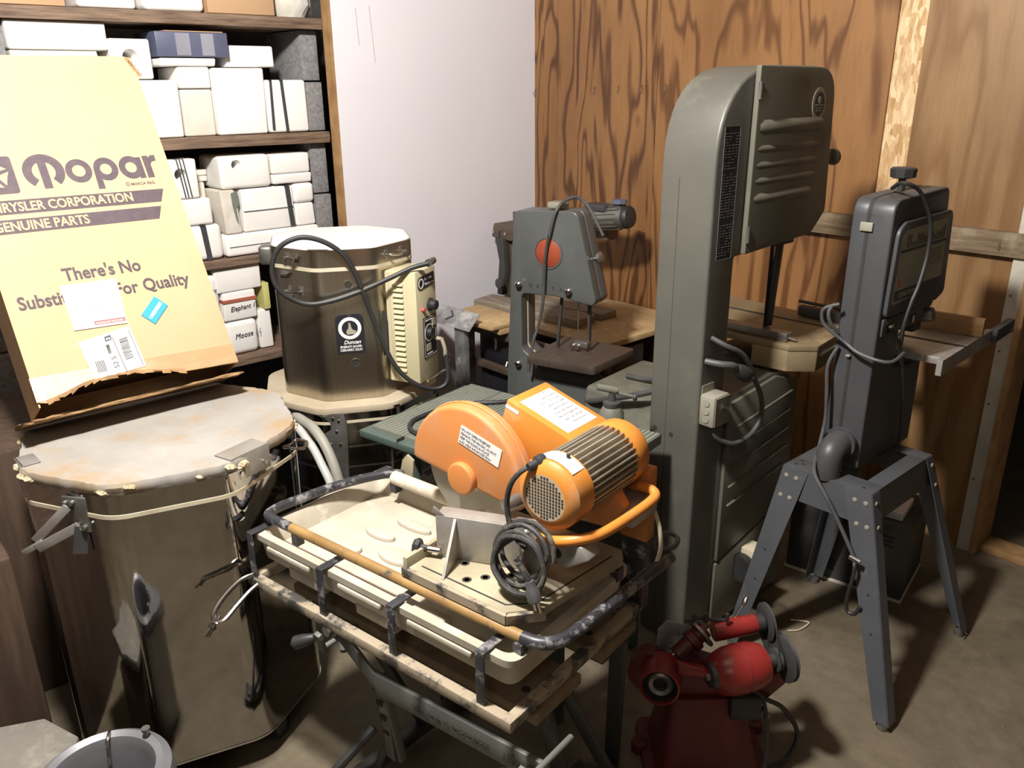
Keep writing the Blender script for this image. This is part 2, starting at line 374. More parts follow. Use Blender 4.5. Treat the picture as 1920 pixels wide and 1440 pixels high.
def single(b, name, m, label, cat, group=None, **k):      # a thing that is one mesh, origin at its base
    vs = [v.co for v in b.bm.verts]
    lo = Vector((min(v.x for v in vs), min(v.y for v in vs), min(v.z for v in vs))); hi = Vector((max(v.x for v in vs), max(v.y for v in vs), max(v.z for v in vs)))
    c = Vector(((lo.x + hi.x) / 2, (lo.y + hi.y) / 2, lo.z))
    b.bm.transform(Matrix.Translation(-c))
    o = obj(b, name, m, **k); o.location = c
    o['label'] = label; o['category'] = cat
    if group: o['group'] = group
    FR[o.name] = (Matrix.Translation(-c), Matrix.Identity(4))
    return o

def struct(b, name, m, **k):
    o = obj(b, name, m, **k); o['kind'] = 'structure'; return o

def text(s, size, m, parent, mx, name='lettering', bold=0, align='LEFT', spc=1, xs=1, shear=0, world=False, label=None, extr=.0004):
    c = bpy.data.curves.new(name, 'FONT'); c.body = s; c.size = size; c.align_x = align; c.extrude = extr; c.offset = bold
    c.space_character = spc; c.shear = shear; c.resolution_u = 3
    o = bpy.data.objects.new(name, c); COL.objects.link(o)
    dg = bpy.context.evaluated_depsgraph_get(); dg.update()
    me = bpy.data.meshes.new_from_object(o.evaluated_get(dg)); bpy.data.objects.remove(o); bpy.data.curves.remove(c)
    me.materials.clear()
    inv, f = FR[root_of(parent).name]
    me.transform((inv if world else inv @ f) @ mx @ Matrix.Diagonal((xs, 1, 1, 1)))
    me.name = name
    return link(me, name, M[m], parent, label)

def fmx(o, x, y):     # matrix from origin, x axis, y axis
    x = Vector(x).normalized(); y = Vector(y); y = (y - x * y.dot(x)).normalized(); z = x.cross(y)
    return Matrix(((x.x, y.x, z.x, o[0]), (x.y, y.y, z.y, o[1]), (x.z, y.z, z.z, o[2]), (0, 0, 0, 1)))

def cut(o, b):        # carve builder b (in o's own space) out of mesh object o
    me = bpy.data.meshes.new('c'); bmesh.ops.recalc_face_normals(b.bm, faces=b.bm.faces); b.bm.to_mesh(me); b.bm.free()
    c = bpy.data.objects.new('c', me); COL.objects.link(c); c.location = o.location; c.rotation_euler = o.rotation_euler
    md = o.modifiers.new('x', 'BOOLEAN'); md.object = c; md.operation = 'DIFFERENCE'; md.solver = 'EXACT'
    c.parent = o.parent
    dg = bpy.context.evaluated_depsgraph_get(); dg.update()
    n = bpy.data.meshes.new_from_object(o.evaluated_get(dg)); o.modifiers.clear(); old = o.data; o.data = n
    n.name = o.name; bpy.data.meshes.remove(old); bpy.data.objects.remove(c); bpy.data.meshes.remove(me)
    n.polygons.foreach_set('use_smooth', [True] * len(n.polygons)); n.set_sharp_from_angle(angle=rad(35))

# ================================================================ SETTING
PI = math.pi
struct(B().box(-.9, 6.2, -7.0, 2.2, -.06, 0), 'floor', 'floor', smooth=False)
struct(B().box(-.9, 6.2, -7.0, 2.2, 3.3, 3.36), 'ceiling', 'brownwood', smooth=False)
struct(B().box(-.04, 0, -1.183, .03, 0, 3.3), 'wall_left', 'white_wall', smooth=False)
struct(B().box(-.05, .003, -1.197, -1.183, 0, 3.3), 'trim_1', 'raw_edge', smooth=False)
struct(B().box(-.78, -.66, -7.0, .03, 0, 3.3), 'wall_shelf', 'masonry', smooth=False)
struct(B().box(-.66, -.04, -.9, -.84, 0, 3.3), 'wall_pier', 'masonry', smooth=False)
struct(B().box(-.02, .168, 0, .02, 0, 3.3), 'wall_right', 'ply', smooth=False)
struct(B().box(.170, .810, 0, .02, 0, 3.3), 'wall_right', 'ply', smooth=False)
struct(B().box(.8125, 1.877, 0, .02, 0, 3.3), 'wall_right', 'ply_b', smooth=False)
struct(B().box(1.84, 2.02, .012, .03, 0, 3.3), 'wall_right', 'osb', smooth=False)
struct(B().box(1.983, 2.406, -.004, .02, 0, 3.3), 'wall_right', 'ply_c', smooth=False)
struct(B().box(2.398, 2.445, -.022, .03, 0, 2.3), 'trim_2', 'doorwhite', smooth=True, bev=.003)
struct(B().box(2.445, 2.468, -.03, .12, 0, 2.3), 'trim_3', 'raw_edge', smooth=True, bev=.003)
struct(B().box(2.398, 3.5, -.02, .05, 2.3, 3.3), 'wall_right', 'ply_c', smooth=False)
struct(B().box(2.468, 3.4, .02, .12, 0, .03), 'trim_4', 'raw_edge', bev=.004)
struct(B().box(3.4, 6.2, -.02, .03, 0, 3.3), 'wall_right', 'ply_c', smooth=False)
struct(B().box(-.9, 6.2, 2.1, 2.2, 0, 3.3), 'wall_beyond', 'masonry', smooth=False)
struct(B().box(6.1, 6.2, -7.0, 2.2, 0, 3.3), 'wall_far', 'masonry', smooth=False)
struct(B().box(-.9, 6.2, -7.0, -6.9, 0, 3.3), 'wall_rear', 'masonry', smooth=False)
# screw heads on the white trim of the doorway
for z in (.30, .60, .80, 1.0, 1.16):
    struct(B().cyl((2.41 + .002, -.0225, z), (2.412, -.024, z), .004, n=8), 'trim_screw', 'rust')
# pencil lines and scuffs on the white sheet
for y0, z0, y1, z1 in ((-1.06, 2.02, -1.052, 1.87), (-.99, 2.03, -.975, 1.80)):
    struct(B().bar((.0006, y0, z0), (.0006, y1, z1), .0012, .002, (1, 0, 0)), 'trim_mark', 'greyprint')
# torn paper strip glued across the plywood
b = B()
rnd = random.Random(3)
for i in range(46):
    x = .02 + i * .0175; h = rnd.uniform(.001, .009); z = 1.055 - .03 * (x / .8) + rnd.uniform(-.004, .004)
    if rnd.random() < .75: b.box(x, x + rnd.uniform(.006, .02), -.0012, .0005, z, z + h)
struct(b, 'wall_scar', 'raw_edge', smooth=False)

# nails
for i, (x, z) in enumerate(((.02, 1.665), (.437, 1.672), (.590, 1.678), (.735, 1.680), (.875, 1.68))):
    b = B().tube([(x - .012, .003, z + .012), (x - .006, -.012, z + .010), (x + .006, -.024, z + .004), (x - .002, -.028, z - .014)], .0022, n=6, sub=2)
    single(b, 'bent_nail', 'steel', ('leftmost' if i == 0 else ['', 'second', 'third', 'fourth', 'fifth'][i]) + ' bent nail from the corner in the row across the plywood wall', 'nail', 'bent nails in a row on the plywood')

# ledger board + strap
single(B().box(1.15, 2.44, -.040, -.0045, 1.132, 1.214).bevel(.003), 'ledger_board', 'ledger', 'weathered dusty board fixed level along the plywood wall', 'board')
t = thing('hanging_bracket', 'galvanised strap bracket hooked over the ledger board beside the doorway', 'bracket', (2.36, -.045, 1.065))
b = B().box(2.340, 2.372, -.0455, -.0425, 1.135, 1.218).box(2.340, 2.372, -.0455, 0, 1.2145, 1.2175).box(2.346, 2.374, -.0455, -.0425, 1.065, 1.14)
obj(b, 'strap', 'galv', t, bev=.0008)
obj(B().cyl((2.358, -.046, 1.082), (2.358, -.050, 1.082), .006, n=10), 'bolt', 'chrome', t)
obj(B().cyl((2.366, -.046, 1.12), (2.366, -.050, 1.12), .005, n=10), 'bolt', 'steel', t)
lab = obj(B().box(2.348, 2.362, -.0464, -.0455, 1.146, 1.182), 'sticker', 'paper', t, label='small white sticker')
text('LOCK', .010, 'print', lab, fmx((2.3515, -.0466, 1.179), (0, 0, -1), (1, 0, 0)), world=True)
# small grey wall switch box behind the large band saw
t = thing('switch_box', 'pale grey switch box on the wall just left of the tall band saw column', 'box', (1.0, 0, .75))
obj(B().box(.965, 1.03, -.05, -.001, .745, .895), 'housing', 'elbox', t, bev=.004)
obj(B().box(.960, 1.035, -.056, -.05, .74, .90), 'cover', 'elbox', t, bev=.002)
obj(B().cyl((.995, -.056, .82), (.995, -.068, .825), .006, n=10), 'toggle', 'black', t)

# ================================================================ SHELVING
def plank(y0, y1, z0, z1, x0, x1, label, seed):
    b = B().box(x0, x1, y0, y1, z0, z1).ngrid(.0025, 2, seed).bevel(.002)
    return single(b, 'shelf_board', 'plank', label, 'shelf', 'rough shelf boards on cinder blocks')
plank(-2.95, -1.20, 1.932, 1.974, -.42, -.045, 'top rough plank shelf, carrying a carton and a plastic bag', 1)
plank(-2.95, -1.203, 1.470, 1.515, -.42, -.050, 'second plank shelf down, under the tall white plaster molds', 2)
plank(-2.95, -1.20, .982, 1.018, -.42, -.050, 'third plank shelf down, under the long white slab behind the kiln', 3)
plank(-2.95, -1.20, .540, .582, -.42, -.050, 'lowest plank shelf, dark, beside the stacked kilns', 4)
lv = [(0, .540, 'floor'), (.582, .982, 'lowest shelf'), (1.018, 1.470, 'third shelf'), (1.515, 1.932, 'second shelf')]
for (ya, yb, side) in ((-1.283, -1.203, 'right'), (-2.90, -2.405, 'left')):
    for a, c, nm in lv:
        for k in (0, 1):
            z0 = a + (c - a) * k / 2; z1 = a + (c - a) * (k + 1) / 2
            b = B().box(-.41, -.085 - .012 * k, ya, yb, z0 + .0035, z1 - .0035).bevel(.004)
            single(b, 'cinder_block', 'block', f'grey cinder block, {"upper" if k else "lower"} of two on the {nm} at the {side} end', 'block', 'cinder blocks holding up the shelves')

def mold(n, y0, y1, z0, z1, label, x1=-.07, d=.22, m='plaster', bev=.008, cat='mold', name='plaster_mold', jig=.003, hole=None, group='plaster molds on the shelves', skew=0):
    rnd = random.Random(hash(n) % 1000 if not isinstance(n, str) else sum(map(ord, n)))
    j = lambda: rnd.uniform(-jig, jig)
    x0 = x1 - d
    P = [(x0, y0 + j(), z0), (x1 + j(), y0 + j(), z0), (x1 + j(), y1 + j(), z0), (x0, y1 + j(), z0),
         (x0, y0 + skew + j(), z1), (x1 + j(), y0 + skew + j(), z1), (x1 + j(), y1 + skew + j(), z1), (x0, y1 + skew + j(), z1)]
    b = B().hexa(P).bevel(bev, 3)
    o = single(b, name, m, label, cat, group)
    if hole:
        hy, hz, hr = hole
        cc = B().lathe([(hr, -.2), (hr * .8, 0), (hr * 1.15, .05)], (x1 - .03, hy, hz), (1, 0, 0), 20)
        cc.bm.transform(Matrix.Translation(-o.location)); cut(o, cc)
    return o
def strap(o, y, z0, z1, x1=-.07, d=.22, w=.012, m='rubberband', dy=0, name='strap'):
    b = B()
    x0 = x1 - d
    b.tube([(x1 + .003, y, z0), (x1 + .004, y + dy / 2, (z0 + z1) / 2), (x1 + .003, y + dy, z1), (x0, y + dy, z1 + .001)], .0026, n=6, sub=1)
    if w > .006:
        b = B(); b.hexa([(x1 - .004, y, z0), (x1 + .0045, y, z0), (x1 + .0045, y + w, z0), (x1 - .004, y + w, z0), (x1 - .004, y + dy, z1), (x1 + .0045, y + dy, z1), (x1 + .0045, y + dy + w, z1), (x1 - .004, y + dy + w, z1)])
        b.box(x0, x1 + .0045, y + dy, y + dy + w, z1 - .002, z1 + .0022)
    return obj(b, name, m, o, world=True)
Z2, Z3, Z4, Z1 = 1.518, 1.021, .585, 1.977
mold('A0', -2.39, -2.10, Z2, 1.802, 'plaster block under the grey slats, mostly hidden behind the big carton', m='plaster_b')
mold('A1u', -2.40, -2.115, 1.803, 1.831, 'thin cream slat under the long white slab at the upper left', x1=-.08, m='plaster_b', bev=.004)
mold('A1', -2.402, -2.076, 1.833, 1.929, 'long flat white plaster slab at the top left just under the top shelf')
mold('A3', -2.022, -1.840, Z2, 1.731, 'tall white plaster block directly right of the carton top corner')
mold('A2', -2.074, -1.926, 1.735, 1.876, 'white plaster block with a round pour hole', hole=(-2.003, 1.812, .028))
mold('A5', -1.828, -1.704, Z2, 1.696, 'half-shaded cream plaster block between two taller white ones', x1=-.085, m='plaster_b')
mold('A4', -1.832, -1.704, 1.699, 1.779, 'white plaster block under the thin slab and the blue carton', x1=-.075)
mold('A4b', -1.900, -1.676, 1.781, 1.812, 'thin white plaster slab under the blue carton')
o = mold('A6', -1.698, -1.486, Z2, 1.776, 'largest white plaster mold in the middle of the second shelf', skew=.004)
o = mold('A7', -1.476, -1.288, Z2, 1.730, 'white plaster mold bound with two dark straps at the right end of the second shelf', bev=.012)
strap(o, -1.462, 1.53, 1.728, w=.010, dy=.004); strap(o, -1.400, 1.52, 1.728, w=.012, dy=-.01)
mold('A8', -1.618, -1.412, 1.780, 1.862, 'white plaster block set back atop the molds near the right of the second shelf', x1=-.10)
b = B().box(-.28, -.06, -1.905, -1.622, 1.815, 1.905).bevel(.003)
o = single(b, 'small_carton', 'bluebox', 'flat blue-grey carton taped shut on top of the white molds', 'carton')
obj(B().box(-.27, -.058, -1.87, -1.64, 1.9052, 1.9085), 'flap', 'cardboard', o, world=True, label='open brown flap')
obj(B().box(-.0595, -.0585, -1.83, -1.775, 1.82, 1.90), 'tape', 'greytape', o, world=True); obj(B().box(-.0595, -.0585, -1.73, -1.68, 1.82, 1.90), 'tape', 'greytape', o, world=True)
# third row
o = mold('B7', -1.890, -1.742, Z3, 1.166, 'rounded white mold with a wide dark strap at the carton edge on the third shelf', d=.12, bev=.02)
strap(o, -1.818, 1.02, 1.165, d=.12, w=.022, dy=-.012)
mold('B6', -1.915, -1.769, 1.168, 1.276, 'plain white block between the strapped mold and the banded mold', d=.12, bev=.012)
o = mold('B1', -1.950, -1.812, 1.279, 1.434, 'white mold with thin rubber bands and a pour hole', d=.12, hole=(-1.88, 1.375, .024))
for dy in (0, .012, .026): strap(o, -1.872 + dy, 1.285, 1.433, d=.12, w=0, dy=-.018)
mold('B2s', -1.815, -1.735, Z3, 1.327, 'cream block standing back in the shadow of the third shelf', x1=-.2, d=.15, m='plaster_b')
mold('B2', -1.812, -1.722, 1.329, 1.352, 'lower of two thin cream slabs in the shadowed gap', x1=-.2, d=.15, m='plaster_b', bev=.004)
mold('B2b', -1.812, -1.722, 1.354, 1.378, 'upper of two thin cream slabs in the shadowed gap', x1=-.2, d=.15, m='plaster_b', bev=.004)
o = mold('B11', -1.736, -1.290, Z3, 1.113, 'long low white slab at the bottom of the third shelf behind the stainless kiln', bev=.014, x1=-.06)
obj(B().box(-.0605, -.057, -1.72, -1.31, 1.062, 1.064), 'seam', 'greyprint', o, world=True)
o = mold('B8', -1.720, -1.650, 1.116, 1.298, 'tilted plaster wedge smeared with green-grey slip', d=.16, m='plaster_dirty', skew=-.012)
obj(B().prism([(-1.684, 1.285), (-1.655, 1.292), (-1.652, 1.24), (-1.668, 1.22), (-1.662, 1.15), (-1.672, 1.17), (-1.682, 1.235)], 'x', -.075, -.0655), 'stain', 'slip', o, world=True, label='green-grey slip smear')
o = mold('B9', -1.638, -1.398, 1.116, 1.294, 'wide two-part white mold held by a dark strap at its right side', bev=.008)
obj(B().box(-.09, -.0655, -1.634, -1.402, 1.203, 1.2055), 'parting_line', 'greyprint', o, world=True); strap(o, -1.424, 1.12, 1.293, w=.020, dy=-.012)
mold('B3', -1.716, -1.490, 1.300, 1.434, 'large white mold with a dark oval recess on top of the strapped mold', bev=.016, m='plaster', hole=(-1.645, 1.398, .020))
mold('B10', -1.392, -1.298, 1.116, 1.212, 'small white block at the right end of the third shelf, lowest of its stack', x1=-.075)
mold('B5', -1.395, -1.297, 1.214, 1.300, 'round-edged white block second up in the stack at the right end of the third shelf', bev=.018)
mold('B5b', -1.482, -1.300, 1.304, 1.345, 'flat white slab under the topmost block at the right end of the third shelf')
mold('B4', -1.482, -1.306, 1.347, 1.430, 'topmost white block of the stack at the right end of the third shelf')
# fourth row
def scrawl(o, y, z, w, h, x=-.066, seed=1, s='Co II'):
    text(s, h, 'print', o, fmx((x, y, z), (0, 1, .05), (0, 0, 1)), name='handwriting', world=True, shear=.3, xs=w)
o = mold('C4', -1.780, -1.634, Z4, .738, 'rounded plaster mold with handwriting, lowest beside the carton on the fourth shelf', m='plaster', bev=.025)
scrawl(o, -1.745, .66, .9, .034, s='Moose 11'); 
o = mold('C5', -1.622, -1.556, Z4, .764, 'upright white block beside the handwritten mold on the fourth shelf', x1=-.09)
o = mold('C3', -1.776, -1.628, .742, .868, 'plaster mold with a red elastic strap and handwriting', m='plaster')
obj(B().box(-.295, -.0655, -1.778, -1.626, .824, .838), 'strap', 'redband', o, world=True, label='red elastic strap'); scrawl(o, -1.75, .785, .9, .03, s='Elephant 11')
o = mold('C2', -1.870, -1.782, Z4, .958, 'rounded plaster mold with writing, half hidden behind the right edge of the big carton', bev=.03, d=.15)
scrawl(o, -1.845, .88, .8, .028, s='Hare')
mold('C1', -1.800, -1.592, .870, .978, 'white plaster block right under the third shelf beside the carton', m='plaster')
single(B().box(-.2, -.075, -1.588, -1.558, .766, .885).bevel(.004), 'plastic_strip', 'yellow', 'pale yellow upright plastic piece in the gap left of the stainless kiln', 'strip')
# things on the top shelf
o = single(B().box(-.34, -.09, -2.62, -2.19, Z1, 2.16).bevel(.004), 'carton', 'cardboard', 'plain brown carton at the far left of the top shelf', 'carton', 'cartons on the top shelf')
mold('T2', -2.158, -1.955, Z1, 2.12, 'white plaster mold on the top shelf, left of two', bev=.012)
mold('T3', -1.926, -1.694, Z1, 2.13, 'white plaster mold on the top shelf beside the open carton', bev=.02)
o = single(B().box(-.36, -.07, -1.682, -1.400, Z1, 2.20).bevel(.004), 'carton', 'cardboard', 'brown carton on the top shelf between a white mold and a plastic bag', 'carton', 'cartons on the top shelf')
b = B().lathe([(.0, 0), (.08, .002), (.100, .05), (.095, .12), (.06, .17), (.02, .20), (.0, .2)], (-.19, -1.285, Z1), n=24).ngrid(.006, 1, 5, keep=lambda c: c.z < Z1 + .004)
single(b, 'plastic_bag', 'bag', 'cloudy clear plastic bag slumped at the right end of the top shelf', 'bag')

# ================================================================ BIG CARTON
a = rad(31)
mx = Matrix(((0, -math.cos(a), -math.sin(a), 1.19), (1, 0, 0, -2.765), (0, -math.sin(a), math.cos(a), .977), (0, 0, 0, 1)))
bx = thing('parts_carton', 'tall brown parts carton with printed lettering leaning back on the big kiln lid', 'carton', mx=mx)
W, Hh, D, q = .506, .946, .165, .918
e = [(0, .012), (.02, .006), (.06, .014), (.11, .030), (.17, .038), (.235, .034), (.30, .022), (.36, .008), (.43, .004), (W, 0)]
# front panel with a torn lower edge; other panels
pan = [(0, Hh), (0, .012)] + e[1:] + [(W, Hh - .012), (W - .01, Hh - .004), (W - .02, Hh)]
obj(B().prism(pan, 'y', 0, .005), 'front_panel', 'cardboard', bx, smooth=False)
obj(B().box(0, .004, .005, D, .0, Hh).box(W - .004, W, .005, D, .0, Hh).box(0, W, D - .004, D, .0, Hh).box(0, W, .005, D, Hh - .004, Hh), 'shell', 'cardboard', bx, smooth=False)
obj(B().box(.006, W - .006, .008, D - .006, .045, .05), 'inner_shade_sheet', 'cardshade', bx, smooth=False, label='dark sheet painting the shade inside, seen through the torn edge')
fl = [(-.045, -.012), (.02, -.004), (.14, -.001), (.30, .006), (.44, -.004), (W + .002, -.006), (W + .002, D), (-.04, D)]
b = B().prism(fl, 'z', -.004, .003); bmesh.ops.triangulate(b.bm, faces=b.bm.faces[:]); b.ngrid(.0025, 3, 11)
b.bm.transform(Matrix.Rotation(rad(9), 4, 'X') @ Matrix.Translation((0, -.004, -.030)))
obj(b, 'bottom_flap', 'cardboard_torn', bx, label='crushed bottom flap')
b = B().prism([(-.002, .012), (-.002, .075), (W, .055), (W, .002), (.43, .004), (.36, .008), (.30, .022), (.235, .034), (.17, .038), (.11, .030), (.06, .014)], 'y', -.0012, -.0002)
obj(b, 'tape', 'tape', bx, label='shiny packing tape along the bottom edge')
# curled scraps of torn board at the bottom corner and the top corner
b = B()
rnd = random.Random(5)
zz = [(.02, .010), (.06, .018), (.11, .033), (.17, .041), (.235, .037), (.30, .025), (.36, .011)]
for (xa, za), (xb, zb2) in zip(zz, zz[1:]):
    for k in range(3):
        u_, w_ = k / 3, (k + 1) / 3
        b._add([(xa + (xb - xa) * u_, -.001, za + (zb2 - za) * u_ + .004), (xa + (xb - xa) * w_, -.001, za + (zb2 - za) * w_ + .004), (xa + (xb - xa) * w_, -.006 - rnd.uniform(0, .005), za + (zb2 - za) * w_ - rnd.uniform(.003, .012)), (xa + (xb - xa) * u_, -.006 - rnd.uniform(0, .004), za + (zb2 - za) * u_ - rnd.uniform(.003, .012)), (xa + (xb - xa) * (u_ + w_) / 2, .002, za + (zb2 - za) * (u_ + w_) / 2 - .004)], [(0, 1, 2, 3), (0, 3, 4), (1, 4, 2), (2, 4, 3), (0, 4, 1)])
for i in range(5):
    x_ = W - .022 + i * .005; z_ = Hh - .002 - i * .012
    b._add([(x_, -.001, z_), (x_ + .014, -.002, z_ - .004), (x_ + .012, -.006, z_ - .016), (x_ + .004, .001, z_ - .014)], [(0, 1, 2), (0, 2, 3), (0, 3, 1), (1, 3, 2)])
obj(b, 'torn_edge', 'cardboard_torn', bx, smooth=False)
T = lambda x, z, dx=0, dz=0: fmx((x * q, -.0008, z * q), (1, 0, 0), (0, 0, 1))
def flat(name, polys, m, y=-.0008, label=None):
    b = B()
    for i, p in enumerate(polys): b.prism([(x * q, z * q) for x, z in p], 'y', y - .00006 * i, y + .0007)
    return obj(b, name, m, bx, smooth=False, label=label)
# printed car-parts mark, lettering and bands
flat('printed_emblem', [fillet([(.012, .605), (.125, .605), (.125, .717), (.012, .717)], .010)], 'ink', label='square emblem with five wedges')
c0 = (.0685, .661); st = []
for k in range(5):
    t0 = PI / 2 + k * 2 * PI / 5
    p = lambda r, t: (c0[0] + r * math.cos(t), c0[1] + r * math.sin(t))
    st.append([p(.010, t0 + .628), p(.043, t0 + .10), p(.036, t0 + .628), p(.043, t0 + 1.156)])
flat('emblem_star', st, 'cardboard', y=-.0014)
def arcpoly(cx, cz, ro, ri, t0, t1, sx=1, n=26):
    o = [(cx + sx * ro * math.cos(t0 + (t1 - t0) * i / n), cz + ro * math.sin(t0 + (t1 - t0) * i / n)) for i in range(n + 1)]
    return o + [(cx + sx * ri * math.cos(t1 - (t1 - t0) * i / n), cz + ri * math.sin(t1 - (t1 - t0) * i / n)) for i in range(n + 1)]
big = [arcpoly(.199, .664, .054, .030, rad(-52), rad(232), 1.0)]
big.append([(.188, .612), (.210, .612), (.210, .700), (.188, .700)])
big.append(arcpoly(.290, .659, .037, .0185, 0, 2 * PI, .96))
big.append(arcpoly(.365, .659, .037, .0175, 0, 2 * PI, .92)); big.append([(.3285, .598), (.347, .598), (.347, .66), (.331, .66)])
big.append(arcpoly(.437, .659, .037, .0175, 0, 2 * PI, .92)); big.append([(.455, .622), (.472, .622), (.472, .69), (.455, .69)])
big.append([(.478, .622), (.497, .622), (.497, .665), (.503, .674), (.516, .676), (.516, .694), (.503, .694), (.495, .686), (.495, .693), (.478, .693)])
flat('brand_lettering', big, 'ink')
flat('registered_ring', [arcpoly(.412, .6055, .0065, .005, 0, 2 * PI)], 'ink')
text('R', .008 * q, 'ink', bx, T(.4095, .6025), xs=.9)
text('MARCA REG.', .0125 * q, 'ink', bx, T(.421, .6005), bold=.0001)
flat('printed_band', [[(.012, .545), (.491, .541), (.509, .582), (.012, .586)]], 'ink')
flat('printed_band', [[(.012, .488), (.468, .487), (.485, .527), (.012, .529)]], 'ink')
TB = lambda x, z: fmx((x * q, -.0016, z * q), (1, 0, 0), (0, 0, 1))
text('CHRYSLER CORPORATION', .0385 * q, 'cardboard', bx, TB(.020, .551), bold=.0009, xs=.84)
text('GENUINE PARTS', .0385 * q, 'cardboard', bx, TB(.030, .495), bold=.0009, xs=.86)
text("There's No", .052 * q, 'ink', bx, T(.158, .334), bold=.0011, xs=.87)
text('Substitute', .052 * q, 'ink', bx, T(.028, .270), bold=.0011, xs=.87)
text('For', .052 * q, 'ink', bx, T(.277, .270), bold=.0011, xs=.87)
text('Quality', .052 * q, 'ink', bx, T(.356, .270), bold=.0011, xs=.87)
# stuck-on labels
lb = flat('shipping_label', [[(.141, .320), (.290, .319), (.280, .183), (.140, .188)]], 'paper', y=-.0028)
flat('picture', [[(.17, .262), (.20, .272), (.235, .262), (.243, .25), (.21, .241), (.205, .232), (.178, .246)]], 'greyprint', y=-.0034)
flat('red_caption', [[(.196, .205), (.279, .202), (.278, .190), (.196, .193)]], 'redprint', y=-.0034)
text('PACKING LIST ENCLOSED', .0075 * q, 'paper', bx, fmx((.200 * q, -.0038, .1945 * q), (1, 0, -.03), (0, 0, 1)), xs=.82)
lb = flat('barcode_label', [[(.139, .152), (.282, .174), (.291, .049), (.151, .040)]], 'paper', y=-.0026)
bars = []
for k in range(15):
    z = .078 + k * .0042
    bars.append([(.243, z), (.266, z + .003), (.266, z + .003 + rnd.uniform(.001, .0028)), (.243, z + rnd.uniform(.001, .0028))])
for k in range(9): bars.append([(.205, .105 + k * .003), (.214, .106 + k * .003), (.214, .1072 + k * .003), (.205, .1062 + k * .003)])
for k in range(6): bars.append([(.165 + .004 * k, .058), (.167 + .004 * k, .058), (.167 + .004 * k, .09), (.165 + .004 * k, .09)])
bars.append([(.227, .150), (.2285, .150), (.2365, .045), (.235, .045)]); bars.append([(.275, .162), (.2762, .162), (.284, .053), (.2828, .053)])
flat('barcode', bars, 'print', y=-.0031)
flat('number_block', [[(.207, .140), (.225, .143), (.226, .158), (.208, .155)]], 'print', y=-.0031)
text('2', .014 * q, 'paper', bx, fmx((.221 * q, -.0036, .144 * q), (0, 0, 1), (-1, 0, 0)), bold=.0004)
text('52 5', .020 * q, 'print', bx, fmx((.222 * q, -.0032, .060 * q), (0, 0, 1), (-1, 0, 0)))
lb = flat('blue_sticker', [[(.376, .248), (.405, .214), (.353, .165), (.324, .199)]], 'bluelabel', y=-.0026)
text('UNITED', .0125 * q, 'paper', bx, fmx((.347 * q, -.0032, .181 * q), (.052, 0, .049), (-.03, 0, .034)), bold=.0004)
flat('sticker_stripe', [[(.384, .229), (.391, .222), (.358, .190), (.351, .197)]], 'paper', y=-.0031)

# ================================================================ LARGE KILN
kc = (1.267, -2.515)
kt = thing('large_kiln', 'large polished octagonal kiln on the floor with a stained grey lid', 'kiln', (*kc, .0))
def ring(ap, rc, ph, z0, z1, c, b=None):
    b = b or B(); return b.prism([(c[0] + x, c[1] + y) for x, y in octo(ap, rc, ph)], 'z', z0, z1)
PA = -16.5
obj(ring(.318, .10, PA, .088, .795, kc), 'body', 'mirror', kt, world=True, ang=30)
obj(ring(.3195, .10, PA, .084, .0895, kc), 'bottom_rim', 'chrome', kt, world=True)
obj(ring(.319, .10, PA, .805, .853, kc), 'lid_band', 'mirror', kt, world=True)
obj(ring(.3205, .10, PA, .795, .805, kc), 'gasket', 'gasket', kt, world=True, label='brassy cream seam strip')
b = B(); rnd = random.Random(21); P8 = [Vector(v) for v in octo(.322, .13, PA, seg=4)]; ed = []
for i in range(len(P8)):
    A_, C_ = P8[i], P8[(i + 1) % len(P8)]; k_ = max(1, int((C_ - A_).length / .012))
    for j in range(k_): ed.append(A_.lerp(C_, j / k_) * (1 + rnd.uniform(-.008, .004)))
rows = []
for z, s_ in ((.853, .992), (.861, 1.0), (.872, 1.002), (.880, .990)):
    rows.append([b.bm.verts.new((kc[0] + v.x * s_ * (1 + rnd.uniform(-.004, .004)), kc[1] + v.y * s_ * (1 + rnd.uniform(-.004, .004)), z)) for v in ed])
for A_, C_ in zip(rows, rows[1:]):
    for i in range(len(ed)): b.bm.faces.new((A_[i], A_[(i + 1) % len(ed)], C_[(i + 1) % len(ed)], C_[i]))
b.bm.faces.new(rows[0][::-1]); b.bm.faces.new(rows[-1])
lid = obj(b, 'lid', 'lidtop_a', kt, world=True, label='grey fibre lid with rust-brown stains')
b = B(); pts = octo(.3235, .13, PA); rnd = random.Random(9)
for i in range(34):
    k = rnd.randrange(len(pts)); t = rnd.random(); p = Vector(pts[k]).lerp(Vector(pts[(k + 1) % len(pts)]), t)
    r = rnd.uniform(.006, .018); z = rnd.uniform(.860, .872); p = p * .978
    c_ = B().lathe([(0, -r * .55), (r * .8, -r * .3), (r, 0), (r * .7, r * .4), (0, r * .5)], (kc[0] + p.x, kc[1] + p.y, z), (rnd.random() * .4, rnd.random() * .4, 1), 8).ngrid(r * .12, 1, i)
    obj(c_, 'crumbled_edge', 'crumble', lid, world=True, smooth=False)
